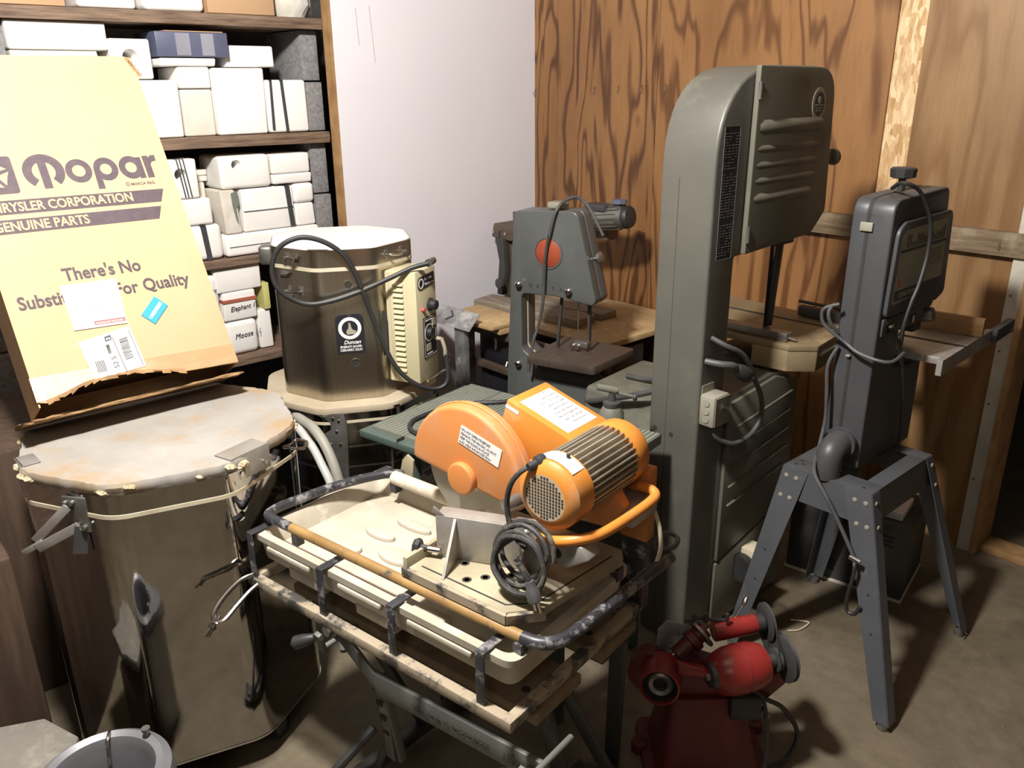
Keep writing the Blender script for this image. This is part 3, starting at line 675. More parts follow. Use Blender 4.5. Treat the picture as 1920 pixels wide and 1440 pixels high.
# lid clips, latches and handle
def onk(c, ap, ang, w, z0, z1, t=.003, off=0):   # flat plate on a kiln facet: angle, sideways offset
    f = Matrix.Translation((c[0], c[1], 0)) @ R2(ang)
    return B().box(ap, ap + t, off - w / 2, off + w / 2, z0, z1, f)
b = onk(kc, .327, 17, .115, .822, .886); f = Matrix.Translation((*kc, 0)) @ R2(17); b.box(.27, .33, -.0575, .0575, .881, .884, f)
pl = obj(b, 'lid_clip', 'alu', kt, world=True, bev=.0015, label='bent aluminium clip over the lid edge')
for y in (-.035, .04):
    obj(B().cyl(f @ Vector((.330, y, .834 + abs(y) * .2)), f @ Vector((.335, y, .834 + abs(y) * .2)), .0055, n=10), 'screw', 'chrome', pl, world=True)
f = Matrix.Translation((*kc, 0)) @ R2(-88)
b = B().box(.29, .332, -.045, .02, .881, .884, f).box(.327, .331, -.045, .02, .80, .884, f)
obj(b, 'lid_clip', 'alu', kt, world=True, bev=.001)
f = Matrix.Translation((*kc, 0)) @ R2(-52)
la = obj(B().box(.320, .328, -.05, .01, .755, .842, f), 'latch', 'steel', kt, world=True, bev=.002)
b = B().bar(f @ Vector((.336, -.030, .822)), f @ Vector((.352, -.120, .735)), .004, .020).bar(f @ Vector((.334, -.012, .774)), f @ Vector((.356, -.115, .718)), .004, .022).bar(f @ Vector((.352, -.100, .735)), f @ Vector((.36, -.150, .705)), .004, .014)
obj(b, 'latch_arm', 'alu', la, world=True, bev=.001)
obj(B().bar(f @ Vector((.331, -.008, .772)), f @ Vector((.340, -.02, .705)), .004, .03), 'latch_strap', 'darkmetal', la, world=True)
for y, z in ((-.04, .828), (-.022, .830), (-.02, .772), (.0, .770)):
    obj(B().cyl(f @ Vector((.326, y, z)), f @ Vector((.338, y, z)), .006, n=10), 'bolt', 'steel', la, world=True)
f = Matrix.Translation((*kc, 0)) @ R2(50)
b = B().tube([f @ Vector(v) for v in ((.322, -.03, .826), (.350, -.033, .822), (.362, -.01, .815), (.362, .03, .812), (.345, .045, .812), (.322, .045, .815))], .0042, n=8)
obj(b, 'lid_handle', 'chrome', kt, world=True, label='wire lid handle')
b = B().tube([f @ Vector(v) for v in ((.326, .0, .81), (.336, -.01, .77), (.328, -.02, .735), (.322, -.03, .70))], .003, n=6)
obj(b, 'safety_chain', 'steel', kt, world=True)
for k in (20, 110, 200, 290):
    f = Matrix.Translation((*kc, 0)) @ R2(k)
    obj(B().box(.255, .295, -.02, .02, 0, .084, f), 'leg', 'darkmetal', kt, world=True, bev=.002)
obj(ring(.29, .15, PA, .060, .0835, kc), 'stand_ring', 'darkmetal', kt, world=True)

# ================================================================ STACKED KILNS
kb = (.667, -1.604); PB = -28
low = thing('kiln', 'dark polished kiln standing on the floor under the stainless kiln', 'kiln', (*kb, 0))
obj(ring(.312, .10, PB, .06, .575, kb), 'body', 'mirror_worn', low, world=True)
obj(ring(.313, .10, PB, .585, .612, kb), 'lid_band', 'mirror_worn', low, world=True)
obj(ring(.3145, .10, PB, .575, .585, kb), 'gasket', 'gasket', low, world=True)
b = ring(.316, .10, PB, .612, .637, kb); b.bevel(.003); obj(b, 'lid', 'lidtop_c', low, world=True, label='dusty tan lid rim')
for z in (.535, .48, .40, .30, .26): obj(ring(.3140, .10, PB, z, z + .005, kb), 'hoop', 'chrome', low, world=True)
f = Matrix.Translation((*kb, 0)) @ R2(PB - 12)
hb = obj(B().prism([(-.075, .615), (.02, .618), (.03, .58), (.02, .36), (-.05, .36), (-.055, .54), (-.03, .555), (-.03, .585)], 'x', .324, .329, f), 'hinge_plate', 'steel', low, world=True, bev=.001)
for y, z in ((-.05, .605), (-.02, .60), (0, .59), (-.01, .55), (-.035, .50), (.0, .50)): obj(B().cyl(f @ Vector((.329, y, z)), f @ Vector((.333, y, z)), .005, n=8), 'rivet', 'chrome', hb, world=True)
f = Matrix.Translation((*kb, 0)) @ R2(PB + 24)
for z in (.625, .545, .44, .36, .30): obj(B().box(.338, .345, -.012, .012, z - .004, z + .004, f), 'clamp', 'chrome', low, world=True)
# control box of the lower kiln
f = Matrix.Translation((*kb, 0)) @ R2(PB - 62)
cb = obj(B().box(.315, .43, -.13, .05, .12, .56, f), 'control_box', 'blackplate', low, world=True, bev=.004)
b = B()
for i in range(9):
    for j in range(14): b.box(.4305, .4312, -.095 + i * .010, -.089 + i * .010, .30 + j * .013, .3055 + j * .013, f)
obj(b, 'vent', 'slot', cb, world=True, smooth=False)
obj(B().box(.4303, .4315, -.10, -.01, .235, .275, f), 'rating_label', 'paper', cb, world=True)
obj(B().box(.4303, .4315, -.10, -.055, .16, .225, f), 'meter', 'slot', cb, world=True)
for k in (0, 90, 180, 270):
    f = Matrix.Translation((*kb, 0)) @ R2(k + 10); obj(B().box(.24, .28, -.02, .02, 0, .06, f), 'leg', 'darkmetal', low, world=True)

up = thing('kiln', 'stainless octagonal kiln with a cream control box stacked on a darker kiln', 'kiln', (*kb, .638))
RB = .246
body = obj(ring(RB, .07, PB, .6385, 1.108, kb), 'body', 'brushed', up, world=True)
obj(ring(RB + .001, .07, PB, 1.121, 1.181, kb), 'lid', 'brushed', up, world=True)
obj(ring(RB + .002, .07, PB, 1.108, 1.121, kb), 'gasket', 'gasket', up, world=True, label='cream gasket under the lid')
obj(ring(RB - .004, .07, PB, 1.181, 1.1835, kb), 'lid_top', 'lidtop_b', up, world=True, label='bright white lid top')
fb = Matrix.Translation((*kb, 0)) @ R2(PB)       # x outwards from the front facet, y to the right in the photo
for (y, z) in ((.005, 1.058), (.012, .775)):
    b = B().lathe([(.017, .0), (.017, .004), (.0125, .004), (.0125, -.0), (.017, .0)], fb @ Vector((RB - .001, y, z)), fb.to_3x3() @ Vector((1, 0, 0)), 20)
    ph = obj(b, 'peephole', 'chrome', up, world=True)
    obj(B().cyl(fb @ Vector((RB - .004, y, z)), fb @ Vector((RB + .001, y, z)), .0135, n=20), 'opening', 'slot', ph, world=True)
# badge
bd = obj(B().prism(fillet([(-.050, .812), (.048, .812), (.048, .905), (.048, .955), (-.050, .955), (-.050, .905)], [.006, .006, .0, .048, .048, 0], 8), 'x', RB, RB + .0025, fb), 'badge', 'blackplate', up, world=True, label='black badge with a white ring and a vase')
rg = B(); cz = .905
rg.prism([(p[0], p[1]) for p in arcpoly(-.001, cz, .040, .028, 0, 2 * PI)], 'x', RB + .0025, RB + .0034, fb); obj(rg, 'ring', 'lidtop_b', bd, world=True)
obj(B().prism([(-.012, cz - .022), (.010, cz - .022), (.013, cz - .010), (.005, cz), (.001, cz + .02), (-.004, cz + .02), (-.006, cz), (-.014, cz - .010)], 'x', RB + .0025, RB + .0034, fb).prism([(.004, cz - .022), (.017, cz - .022), (.021, cz - .010), (.010, cz - .008)], 'x', RB + .0025, RB + .0036, fb), 'vase_mark', 'badge', bd, world=True)
fm = lambda y, z, f=fb, x=RB + .0028: fmx(f @ Vector((x, y, z)), f.to_3x3() @ Vector((0, 1, 0)), (0, 0, 1))
text('Duncan', .019, 'lidtop_b', bd, fm(-.026, .848), world=True, shear=.35, bold=.0004)
text('ENERGY-SAVER', .0115, 'lidtop_b', bd, fm(-.001, .834), world=True, bold=.0003, align='CENTER', xs=.95)
text('CERAMIC KILN', .0115, 'lidtop_b', bd, fm(-.001, .822), world=True, bold=.0003, align='CENTER')
for (y, z) in ((-.044, .818), (.042, .818), (0, .950)): obj(B().cyl(fb @ Vector((RB + .002, y, z)), fb @ Vector((RB + .004, y, z)), .0028, n=8), 'screw', 'chrome', bd, world=True)
obj(B().prism([(.100, .955), (.110, .96), (.118, .93), (.116, .80), (.098, .79), (.096, .87)], 'x', RB + .0003, RB + .0014, Matrix.Translation((*kb, 0)) @ R2(PB + 3)), 'dark_sticker', 'darkmetal', up, world=True)
# hinge hardware and handles
def ironhandle(ang, z, w, sag, c=kb, ap=RB):
    f = Matrix.Translation((*c, 0)) @ R2(ang)
    h = obj(B().tube([f @ Vector(v) for v in ((ap, -w, z), (ap + .022, -w, z), (ap + .024, 0, z - sag), (ap + .022, w, z), (ap, w, z))], .0042, n=8, sub=4), 'handle', 'chrome', up, world=True)
    for s in (-1, 1): obj(B().box(ap - .004, ap + .004, s * w - .010, s * w + .010, z - .016, z + .016, f), 'mount', 'steel', h, world=True, bev=.002)
ironhandle(PB + 45, 1.150, .042, .006)
ironhandle(PB - 45, 1.150, .022, -.004)
ironhandle(PB - 45, 1.035, .030, .002)
f = Matrix.Translation((*kb, 0)) @ R2(PB - 52)
b = B().box(RB + .002, RB + .012, -.03, .0, 1.075, 1.10, f).box(RB + .002, RB + .02, -.018, .01, 1.085, 1.094, f).box(RB + .002, RB + .010, -.02, .016, 1.0, 1.02, f)
obj(b, 'lid_latch', 'steel', up, world=True, bev=.0015)
f = Matrix.Translation((*kb, 0)) @ R2(PB - 100)
obj(B().box(RB, RB + .05, -.04, .03, 1.09, 1.16, f), 'hinge_block', 'steel', up, world=True, bev=.012, seg=3)
# control box
fc = Matrix.Translation((*kb, 0)) @ R2(25)
cb = obj(B().box(.243, .363, -.098, .045, .690, 1.098, fc), 'control_box', 'creambox', up, world=True, bev=.004, label='cream control box with louvres and dials')
b = B()
for i in range(17):
    z = 1.052 - i * .0196
    b.prism([(-.098, z + .006), (-.1055, z - .004), (-.1055, z - .006), (-.098, z - .006)], 'x', .272, .312, fc)
obj(b, 'louvres', 'creambox', cb, world=True, smooth=False)
obj(B().box(.243, .258, -.1005, -.097, .694, 1.094, fc), 'side_flange', 'creambox', cb, world=True)
fx = lambda y, z: fc @ Vector((.363, y, z))
nrm = fc.to_3x3() @ Vector((1, 0, 0)); fm2 = lambda y, z, x=.3645: fmx(fc @ Vector((x, y, z)), fc.to_3x3() @ Vector((0, 1, 0)), (0, 0, 1))
pb = obj(B().prism(fillet([(-.085, 1.028), (.030, 1.036), (.030, 1.080), (-.085, 1.074)], [.02, .004, .004, .02], 5), 'x', .363, .3645, fc), 'name_plate', 'blackplate', cb, world=True)
obj(B().prism(arcpoly(-.062, 1.051, .019, .013, 0, 2 * PI), 'x', .3645, .3652, fc), 'ring', 'lidtop_b', pb, world=True)
text('Duncan', .016, 'lidtop_b', pb, fm2(-.038, 1.058), world=True, shear=.3); text('The Designer', .0135, 'lidtop_b', pb, fm2(-.040, 1.040), world=True, bold=.0003, shear=.2)
obj(B().lathe([(.024, 0), (.024, .006), (.019, .010), (.017, .028), (.014, .030), (0, .030)], fx(-.005, .965), nrm, 24), 'knob', 'black', cb, world=True)
obj(B().cyl(fx(-.060, .958), fx(-.060, .958) + nrm * .012, .007, n=12), 'indicator_light', 'redprint', cb, world=True, label='small red indicator light')
sw = obj(B().box(.363, .366, -.060, .032, .775, .925, fc), 'timer_plate', 'blackplate', cb, world=True, bev=.0008)
obj(B().box(.366, .3664, -.056, .028, .779, .7805, fc).box(.366, .3664, -.056, .028, .9195, .921, fc).box(.366, .3664, -.056, -.0548, .779, .921, fc).box(.366, .3664, .0268, .028, .779, .921, fc), 'plate_border', 'lidtop_b', sw, world=True, smooth=False)
obj(B().prism(arcpoly(-.022, .865, .032, .029, 0, 2 * PI), 'x', .366, .3668, fc), 'dial_ring', 'lidtop_b', sw, world=True)
obj(B().lathe([(.020, 0), (.018, .016), (0, .016)], fx(-.022, .865) + nrm * .003, nrm, 20), 'dial', 'black', sw, world=True)
obj(B().box(.366, .369, .0, .024, .885, .912, fc).box(.366, .368, -.045, -.015, .800, .825, fc), 'switch', 'badge', sw, world=True)
pl = obj(B().cyl(fx(.010, .835) + nrm * .004, fx(.010, .835) + nrm * .034, .0075, n=12).tube([fx(.010, .838) + nrm * .034, fx(.012, .80) + nrm * .045, fx(.014, .77) + nrm * .045], .007, n=10), 'pull_lever', 'badge', sw, world=True)
text('ENERGY CONTROL', .0065, 'lidtop_b', sw, fm2(-.048, .910, .3668), world=True, xs=.8); text('CERAMIC KILN', .006, 'lidtop_b', sw, fm2(-.045, .786, .3668), world=True)
obj(B().tube([fx(.012, .80) + nrm * .045, fx(.03, .75) + nrm * .055, fx(.035, .715) + nrm * .04, fx(.0, .70) + nrm * .02, fx(-.06, .692) + nrm * .008], .005, n=8), 'conduit', 'chrome', cb, world=True)
KB = [(1.05, -1.49, 1.125), (1.022, -1.544, 1.112), (0.991, -1.602, 1.085), (0.951, -1.676, 1.052), (0.917, -1.741, 1.028), (0.883, -1.805, 1.012), (0.854, -1.86, 1.011), (0.83, -1.904, 1.033), (0.812, -1.939, 1.072), (0.806, -1.949, 1.127), (0.812, -1.938, 1.179), (0.827, -1.911, 1.216), (0.851, -1.864, 1.235), (0.875, -1.82, 1.229), (0.899, -1.776, 1.205), (0.918, -1.74, 1.167), (0.932, -1.712, 1.11), (0.946, -1.686, 1.016), (0.96, -1.66, 0.919), (0.988, -1.632, 0.807), (1.016, -1.60, 0.738), (1.046, -1.55, 0.690), (1.072, -1.49, 0.672), (1.085, -1.452, 0.70), (1.072, -1.445, 0.79)]
obj(B().tube(KB, .0085, n=10, sub=4), 'power_cord', 'black', up, world=True, label='thick black power cord looped over the front')
pg = obj(B().cyl((1.050, -1.49, 1.126), (1.028, -1.452, 1.128), .014, .012, n=14), 'cord_gland', 'steel', up, world=True)

# hoses rising between the two kiln stacks
H1 = [(.92, -2.08, .018), (.95, -2.07, .40), (1.05, -2.06, 0.69), (1.167, -2.06, 0.728), (1.251, -2.06, 0.703), (1.305, -2.06, 0.651), (1.338, -2.06, 0.587), (1.361, -2.06, 0.498), (1.37, -2.05, .2), (1.37, -2.04, .018)]
H2 = [(.99, -2.11, .016), (1.02, -2.10, .42), (1.115, -2.09, 0.70), (1.231, -2.09, 0.692), (1.301, -2.09, 0.637), (1.345, -2.09, 0.586), (1.361, -2.09, 0.513), (1.355, -2.10, .2), (1.34, -2.10, .016)]
single(B().tube(H1, .0155, n=12), 'hose', 'hose_b', 'dusty grey hose arching behind the large kiln, outer of two', 'hose', 'hoses between the kilns')
single(B().tube(H2, .0125, n=12), 'hose', 'hose', 'whiter thinner hose arching beside the large kiln, inner of two', 'hose', 'hoses between the kilns')
# red straps and grey slabs in the shade behind the carton
b = B().box(.36, .70, -2.36, -2.12, .30, .40).bevel(.01); single(b, 'plaster_mold', 'plaster_dirty', 'dusty mold in the shade between the carton and the stacked kilns', 'mold')
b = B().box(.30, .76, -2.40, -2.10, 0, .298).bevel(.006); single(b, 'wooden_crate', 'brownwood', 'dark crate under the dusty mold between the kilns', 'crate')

# ================================================================ TILE SAW
TSF = Matrix.Translation((1.994, -2.189, .567)) @ R2(10) @ Matrix.Scale(.965, 4) @ Matrix.Translation((0, 0, -.526))
ts = thing('tile_saw', 'orange wet tile saw with a cream water tray on a black frame', 'saw', (1.994, -2.189, .567), 10, frame=TSF)
# tray: shell, rim, floor pads
u0, u1, v0, v1 = -.425, .405, -.212, .225
b = B()
def loop(i, z, r): return [(x, y, z) for x, y in fillet([(u0 + i, v0 + i), (u1 - i, v0 + i), (u1 - i, v1 - i), (u0 + i, v1 - i)], r, 5)]
rings = [loop(.016, .598, .03), loop(.008, .650, .034), loop(0, .652, .035), loop(0, .668, .035), loop(.018, .670, .03), loop(.028, .655, .03), loop(.040, .622, .03)]
vs = [[b.bm.verts.new(p) for p in r] for r in rings]; n = len(vs[0])
for A, C in zip(vs, vs[1:]):
    for i in range(n): b.bm.faces.new((A[i], A[(i + 1) % n], C[(i + 1) % n], C[i]))
b.bm.faces.new(vs[0][::-1]); b.bm.faces.new(vs[-1])
tray = obj(b, 'water_tray', 'traywhite', ts, label='cream plastic tray caked with dried slurry')
b = B()
for (x, y, rx, ry) in ((-.21, .02, .050, .020), (-.10, -.03, .055, .030), (.0, .05, .05, .03), (-.24, -.07, .055, .025), (.27, -.176, .034, .026), (-.05, .12, .05, .02), (-.17, .10, .06, .018)):
    b.prism([(x + rx * math.cos(t * .3142), y + ry * math.sin(t * .3142)) for t in range(20)], 'z', .618, .633)
    obj(b, 'floor_pad', 'traywhite', tray, bev=.004); b = B()
b = B()
for x0, x1 in ((-.36, -.20), (-.10, .04), (.12, .30)): obj(B().box(x0, x1, v0 - .004, v0 + .02, .632, .648), 'tray_rib', 'traywhite', tray, bev=.004)
for x0, x1 in ((-.30, -.17), (-.06, .07)): obj(B().box(x0, x1, v0 + .012, v0 + .06, .578, .606), 'tray_foot', 'traywhite', tray, bev=.004)
b = B().box(.04, .19, -.19, -.15, .63, .650); obj(b, 'tray_step', 'traywhite', tray, bev=.008)
# black frame under the tray
b = B()
for y in (v0 - .012, v1 + .012): b.box(u0, u1 + .01, y - .012, y + .012, .527, .553)
for x in (u0 + .01, u1 - .002): b.box(x - .012, x + .012, v0 - .005, v1 + .005, .528, .552)
obj(b, 'frame', 'framedust', ts, bev=.002)
for x in (-.405, -.142, .088, .335):
    for s in (-1, 1):
        y = v0 - .016 if s < 0 else v1 + .016; yi = v0 + .055 if s < 0 else v1 - .05
        b = B().hexa([(x - .011, y - .002, .530), (x + .011, y - .002, .530), (x + .011, y + .002, .530), (x - .011, y + .002, .530), (x - .011, y - .002, .676), (x + .011, y - .002, .676), (x + .011, y + .002, .676), (x - .011, y + .002, .676)])
        b.box(x - .011, x + .011, min(y, yi), max(y, yi), .6725, .6765)
        obj(b, 'strap', 'framebl', ts, bev=.001)
# rails
zr = .697
b = B().tube([(-.30, .200, zr), (-.345, .17, zr), (-.392, .06, zr), (-.418, -.09, zr), (-.418, -.150, zr), (-.400, -.170, zr), (-.36, -.172, zr), (-.31, -.171, zr)], .0125, n=12)
obj(b, 'rail_end', 'framebl', ts, label='black bent rail end on the left')
obj(B().tube([(-.31, -.171, zr), (.05, -.168, zr), (.39, -.164, zr)], .0125, n=12, sub=2), 'rail', 'railworn', ts, label='worn ochre rail')
b = B().tube([(.39, -.164, zr), (.425, -.158, zr), (.45, -.135, zr), (.462, -.08, zr), (.475, .10, zr + .006), (.488, .25, zr + .012)], .0135, n=12)
obj(b, 'rail_end', 'framebl', ts, label='black bent rail end on the right')
obj(B().cyl((-.305, .168, .700), (.40, .162, .700), .0185, n=20), 'rail', 'railbeige', ts, label='thick beige rail')
obj(B().prism([(-.32, .685), (-.27, .685), (-.262, .75), (-.285, .762), (-.305, .74)], 'y', .200, .206), 'end_tab', 'plate', ts, bev=.001)
for x in (-.30, .0, .40): obj(B().box(x - .01, x + .01, .155, .18, .66, .690), 'rail_support', 'framebl', ts)
for x in (-.29, .39): obj(B().box(x - .01, x + .01, -.182, -.16, .66, .690), 'rail_support', 'framebl', ts)
# cutting table
tp = [(.075, -.160), (.345, -.160), (.395, -.105), (.425, .150), (.405, .178), (.02, .178)]
ct = obj(B().prism(tp, 'z', .712, .732), 'cutting_table', 'plate', ts, bev=.003, label='dust-caked sliding table')
b = B()
for p0, p1 in (((.10, -.140), (.33, -.140)), ((.33, -.140), (.375, -.098)), ((.375, -.098), (.402, .14))): b.bar((*p0, .7321), (*p1, .7321), .004, .0012)
obj(b, 'groove', 'slot', ct)
obj(B().bar((.068, -.166, .722), (.352, -.166, .722), .010, .020).bar((.352, -.166, .722), (.404, -.108, .722), .010, .020), 'edge_strip', 'framedust', ct)
obj(B().box(.068, .080, -.165, -.06, .712, .756), 'table_stop', 'plate', ct, bev=.002)
for (x, y) in ((.165, -.075), (.205, -.02), (.235, -.09), (.275, -.05), (.21, -.12)):
    obj(B().lathe([(.0105, .7322), (.009, .7330), (.006, .7322), (0, .7322)], (x, y, 0), n=16), 'bolt_hole', 'slot', ct)
# angled stop fence
f = Matrix.Translation((.098, -.088, 0)) @ R2(21)
b = B().box(0, .245, -.004, .004, .733, .835, f).box(0, .245, .0, .04, .826, .834, f).box(0, .245, 0, .03, .733, .741, f)
b.prism([(-.004, .835), (-.008, .838), (-.004, .855), (.02, .836)], 'y', -.004, .0, f)
fe = obj(b, 'stop_fence', 'alu', ts, bev=.0015, label='cast aluminium angle fence')
for x in (.042, .20): obj(B()._add([f @ Vector(v) for v in ((x, -.004, .832), (x + .006, -.004, .832), (x + .006, -.085, .733), (x, -.085, .733), (x, -.004, .733), (x + .006, -.004, .733))], [(0, 1, 2, 3), (4, 5, 2, 3), (0, 3, 4), (1, 2, 5), (0, 1, 5, 4)]), 'gusset', 'alu', fe)
kn = obj(B().lathe([(0, 0), (.018, .002), (.021, .008), (.018, .016), (.008, .018), (.008, .034), (0, .034)], f @ Vector((-.052, -.01, .752)), f.to_3x3() @ Vector((1, 0, 0)), 8), 'clamp_knob', 'black', fe, smooth=False)
obj(B().cyl(f @ Vector((-.02, -.01, .752)), f @ Vector((.01, -.01, .752)), .007, n=10), 'clamp_screw', 'chrome', fe)
# blade and guard
hv, hu, hz = .100, .036, .845
bl = obj(B().cyl((hu, hv - .0015, hz), (hu, hv + .0015, hz), .133, n=64), 'blade', 'bladesteel', ts, label='steel cutting disc')
def halfdisc(r, tilt, n=28, drop=.030):
    P = []
    for i in range(n + 1):
        t = rad(-8 + tilt) + rad(196 ) * i / n
        P.append((hu + r * math.cos(t), hz + r * math.sin(t)))
    return P
gp = halfdisc(.168, -8)
gd = obj(B().prism(gp, 'y', hv - .026, hv + .030), 'blade_guard', 'orange_dusty', ts, bev=.010, seg=3, label='orange half-round blade guard')
obj(B().tube([(hu + .1695 * math.cos(t), hv + .004, hz + .1695 * math.sin(t)) for t in [rad(-6 + 186 * i / 20) for i in range(21)]], .003, n=6, sub=1), 'guard_seam', 'orange_dusty', gd)
obj(B().cyl((hu, hv - .044, hz - .005), (hu, hv - .024, hz - .005), .040, n=28), 'hub_cover', 'orange_dusty', gd, bev=.006, seg=3)
obj(B().lathe([(.05, -.004), (.05, 0), (.02, .004), (0, .004)], (hu, hv - .002, hz), (0, -1, 0), 28), 'blade_flange', 'steel', bl)
lm = Matrix.Translation((hu, hv - .0265, hz)) @ Matrix.Rotation(rad(15), 4, 'Y')
gl = obj(B().box(-.035, .088, -.0012, 0, .075, .122, lm), 'warning_label', 'paper', gd)
for i, s in enumerate(('DO NOT OPERATE BEFORE', 'READING THE MANUAL. ALWAYS', 'KEEP THE GUARD IN PLACE', 'AND WEAR EYE PROTECTION')):
    text(s, .0098, 'greyprint', gl, lm @ fmx((-.032, -.0016, .111 - i * .0108), (1, 0, 0), (0, 0, 1)), xs=.72)
# belt housing with a big white label
f = Matrix.Translation((.112, .142, 1.032)) @ Matrix.Rotation(rad(17.5), 4, 'Y')
hs = obj(B().box(0, .185, 0, .150, -.125, 0, f), 'belt_housing', 'orange', ts, bev=.005, label='orange box housing with a large white label')
wl = obj(B().box(.025, .165, .018, .132, 0, .0009, f), 'data_label', 'paper', hs)
for i in range(9):
    text(('CAUTION', 'Model 250 Combi', 'Motor 1.5 HP 115 V 60 Hz', 'Blade 10 in. 2790 rpm', 'Use water at all times', 'Disconnect before service', 'Wear goggles and ear muffs', 'Keep hands clear of blade', 'Ground this machine')[i], .0085, 'greyprint', wl, f @ fmx((.034 + i * .014, .124, .0014), (0, -1, 0), (-1, 0, 0)), xs=.8)
obj(B().box(.002, .04, -.0008, 0, -.02, -.012, f), 'small_label', 'paper', hs)
# arm, post and water hose
obj(B().prism([(.03, .80), (.12, .78), (.40, .80), (.43, .86), (.40, .90), (.16, .90), (.05, .86)], 'y', .135, .165), 'saw_arm', 'orange_dusty', ts, bev=.006)
obj(B().box(.36, .42, .252, .285, .535, .72), 'post_foot', 'framebl', ts, bev=.003)
obj(B().box(.355, .425, .250, .287, .72, .90), 'post', 'orange_dusty', ts, bev=.004)
obj(B().box(.20, .44, .16, .27, .80, .845), 'motor_base', 'alu', ts, bev=.008)
# motor
mc = (.352, .935)
mo = obj(B().cyl((mc[0], .02, mc[1]), (mc[0], .205, mc[1]), .060, n=40), 'motor', 'fin', ts, label='finned aluminium motor')
b = B()
for i in range(34):
    t = 2 * PI * i / 34; c, s = math.cos(t), math.sin(t)
    b.bar((mc[0] + .0655 * c, .028, mc[1] + .0655 * s), (mc[0] + .0655 * c, .200, mc[1] + .0655 * s), .0032, .015, (c, 0, s))
obj(b, 'cooling_fins', 'fin', mo)
fc2 = obj(B().lathe([(0, 0), (.050, 0), (.066, .006), (.0745, .016), (.0755, .066), (.071, .068), (0, .068)], (mc[0], -.042, mc[1]), (0, 1, 0), 44), 'fan_cover', 'orange', mo, label='orange fan cover with a square-hole grille')
b = B()
for i in range(-6, 7):
    for j in range(-6, 7):
        if i * i + j * j <= 37: b.box(mc[0] + i * .0072 - .0021, mc[0] + i * .0072 + .0021, -.0428, -.0415, mc[1] + j * .0072 - .0021, mc[1] + j * .0072 + .0021)
obj(b, 'grille', 'slot', fc2, smooth=False)
obj(B().cyl((mc[0], -.0421, mc[1]), (mc[0], -.0419, mc[1]), .049, n=36), 'grille_plate', 'grilleplate', fc2)
b = B(); n = 8
for i in range(n):
    t0, t1 = rad(48 + 78 * i / n), rad(48 + 78 * (i + 1) / n)
    b._add([(mc[0] + .0763 * math.cos(t), y, mc[1] + .0763 * math.sin(t)) for t in (t0, t1) for y in (-.02, .02)], [(0, 2, 3, 1)])
obj(b, 'rating_sticker', 'paper', fc2)
obj(B().lathe([(0, 0), (.071, 0), (.0735, .010), (.073, .045), (.062, .062), (.03, .068), (0, .068)], (mc[0], .200, mc[1]), (0, 1, 0), 44), 'end_cap', 'orange', mo, label='rounded orange end cap')
obj(B().cyl((mc[0] + .02, .01, mc[1] + .0745), (mc[0] + .02, .01, mc[1] + .081), .004, n=8), 'screw', 'black', mo)
# handle
hd = B().tube([(.33, -.025, .830), (.36, -.035, .838), (.41, -.025, .852), (.445, .02, .858), (.456, .12, .858), (.458, .21, .860), (.445, .232, .866), (.41, .235, .868)], .0115, n=12)
obj(hd, 'carry_handle', 'orange', ts, label='orange loop handle')
b = B().prism([(.285, .80), (.33, .775), (.40, .785), (.45, .82), (.43, .845), (.34, .84), (.29, .83)], 'y', -.028, .02); obj(b, 'handle_bracket', 'alu', ts, bev=.005)
obj(B().cyl((.375, -.030, .812), (.375, -.02, .812), .010, n=16), 'pivot_hole', 'slot', ts)
# depth lock and small parts in front of the guard
obj(B().cyl((.225, -.01, .862), (.235, .05, .862), .016, n=16), 'lock_lever', 'steel', ts, bev=.004)
obj(B().tube([(.27, .0, .83), (.285, -.03, .80), (.30, -.05, .765), (.32, -.05, .74)], .006, n=8), 'brass_tap', 'gasket', ts)
# motor cord and the coil of power cord
obj(B().lathe([(0, 0), (.014, 0), (.016, .006), (.015, .018), (.010, .022), (.0085, .04), (0, .04)], (.33, -.012, 1.000), (-.3, -1, -.15), 16), 'cord_gland', 'black', ts)
cpts = [(.325, -.03, .995), (.305, -.05, .985), (.285, -.062, .955), (.275, -.064, .91), (.283, -.066, .865), (.303, -.07, .84), (.33, -.075, .83)]
obj(B().tube(cpts, .0058, n=8), 'motor_cord', 'dustycord', ts)
pts = []; rnd = random.Random(4); turns = 5
for i in range(turns * 14):
    t = 2 * PI * i / 14; r = .058 + .012 * math.sin(i * .37) + rnd.uniform(-.003, .003)
    pts.append((.330 + r * math.cos(t) * 1.05, -.062 - .012 * (i / 14) + .012 * math.sin(t), .812 + r * math.sin(t) * .98))
pts += [(.352, -.135, .845), (.375, -.135, .815), (.392, -.13, .785)]
obj(B().tube(pts, .0056, n=8, sub=2), 'power_cord', 'dustycord', ts, label='coiled black power cord')
f = fmx((.390, -.132, .788), (1, 0, 0), (0, 1, 0))
pg = obj(B().lathe([(0, -.005), (.009, -.004), (.010, .010), (.014, .016), (.0145, .036), (.013, .038), (0, .038)], (.384, -.132, .80), (.35, 0, -.94), 14), 'plug', 'cablegrey', ts)
for dx, dy in ((-.006, 0), (.006, 0), (0, .007)):
    obj(B().bar((.3972 + dx, -.132 + dy, .765), (.4045 + dx, -.132 + dy, .743), .006, .0016, (0, 1, 0)), 'prong', 'chrome', pg)
# water hose bundle at the far right corner
b = B().tube([(.43, .27, .80), (.455, .25, .775), (.475, .225, .74), (.48, .20, .715)], .005, n=8); obj(b, 'water_hose', 'gasket', ts)
b = B().tube([(.43, .27, .715), (.452, .295, .735), (.478, .295, .735), (.488, .268, .728), (.468, .245, .722), (.445, .25, .718)], .006, n=8); obj(b, 'hose_loop', 'cablegrey', ts)

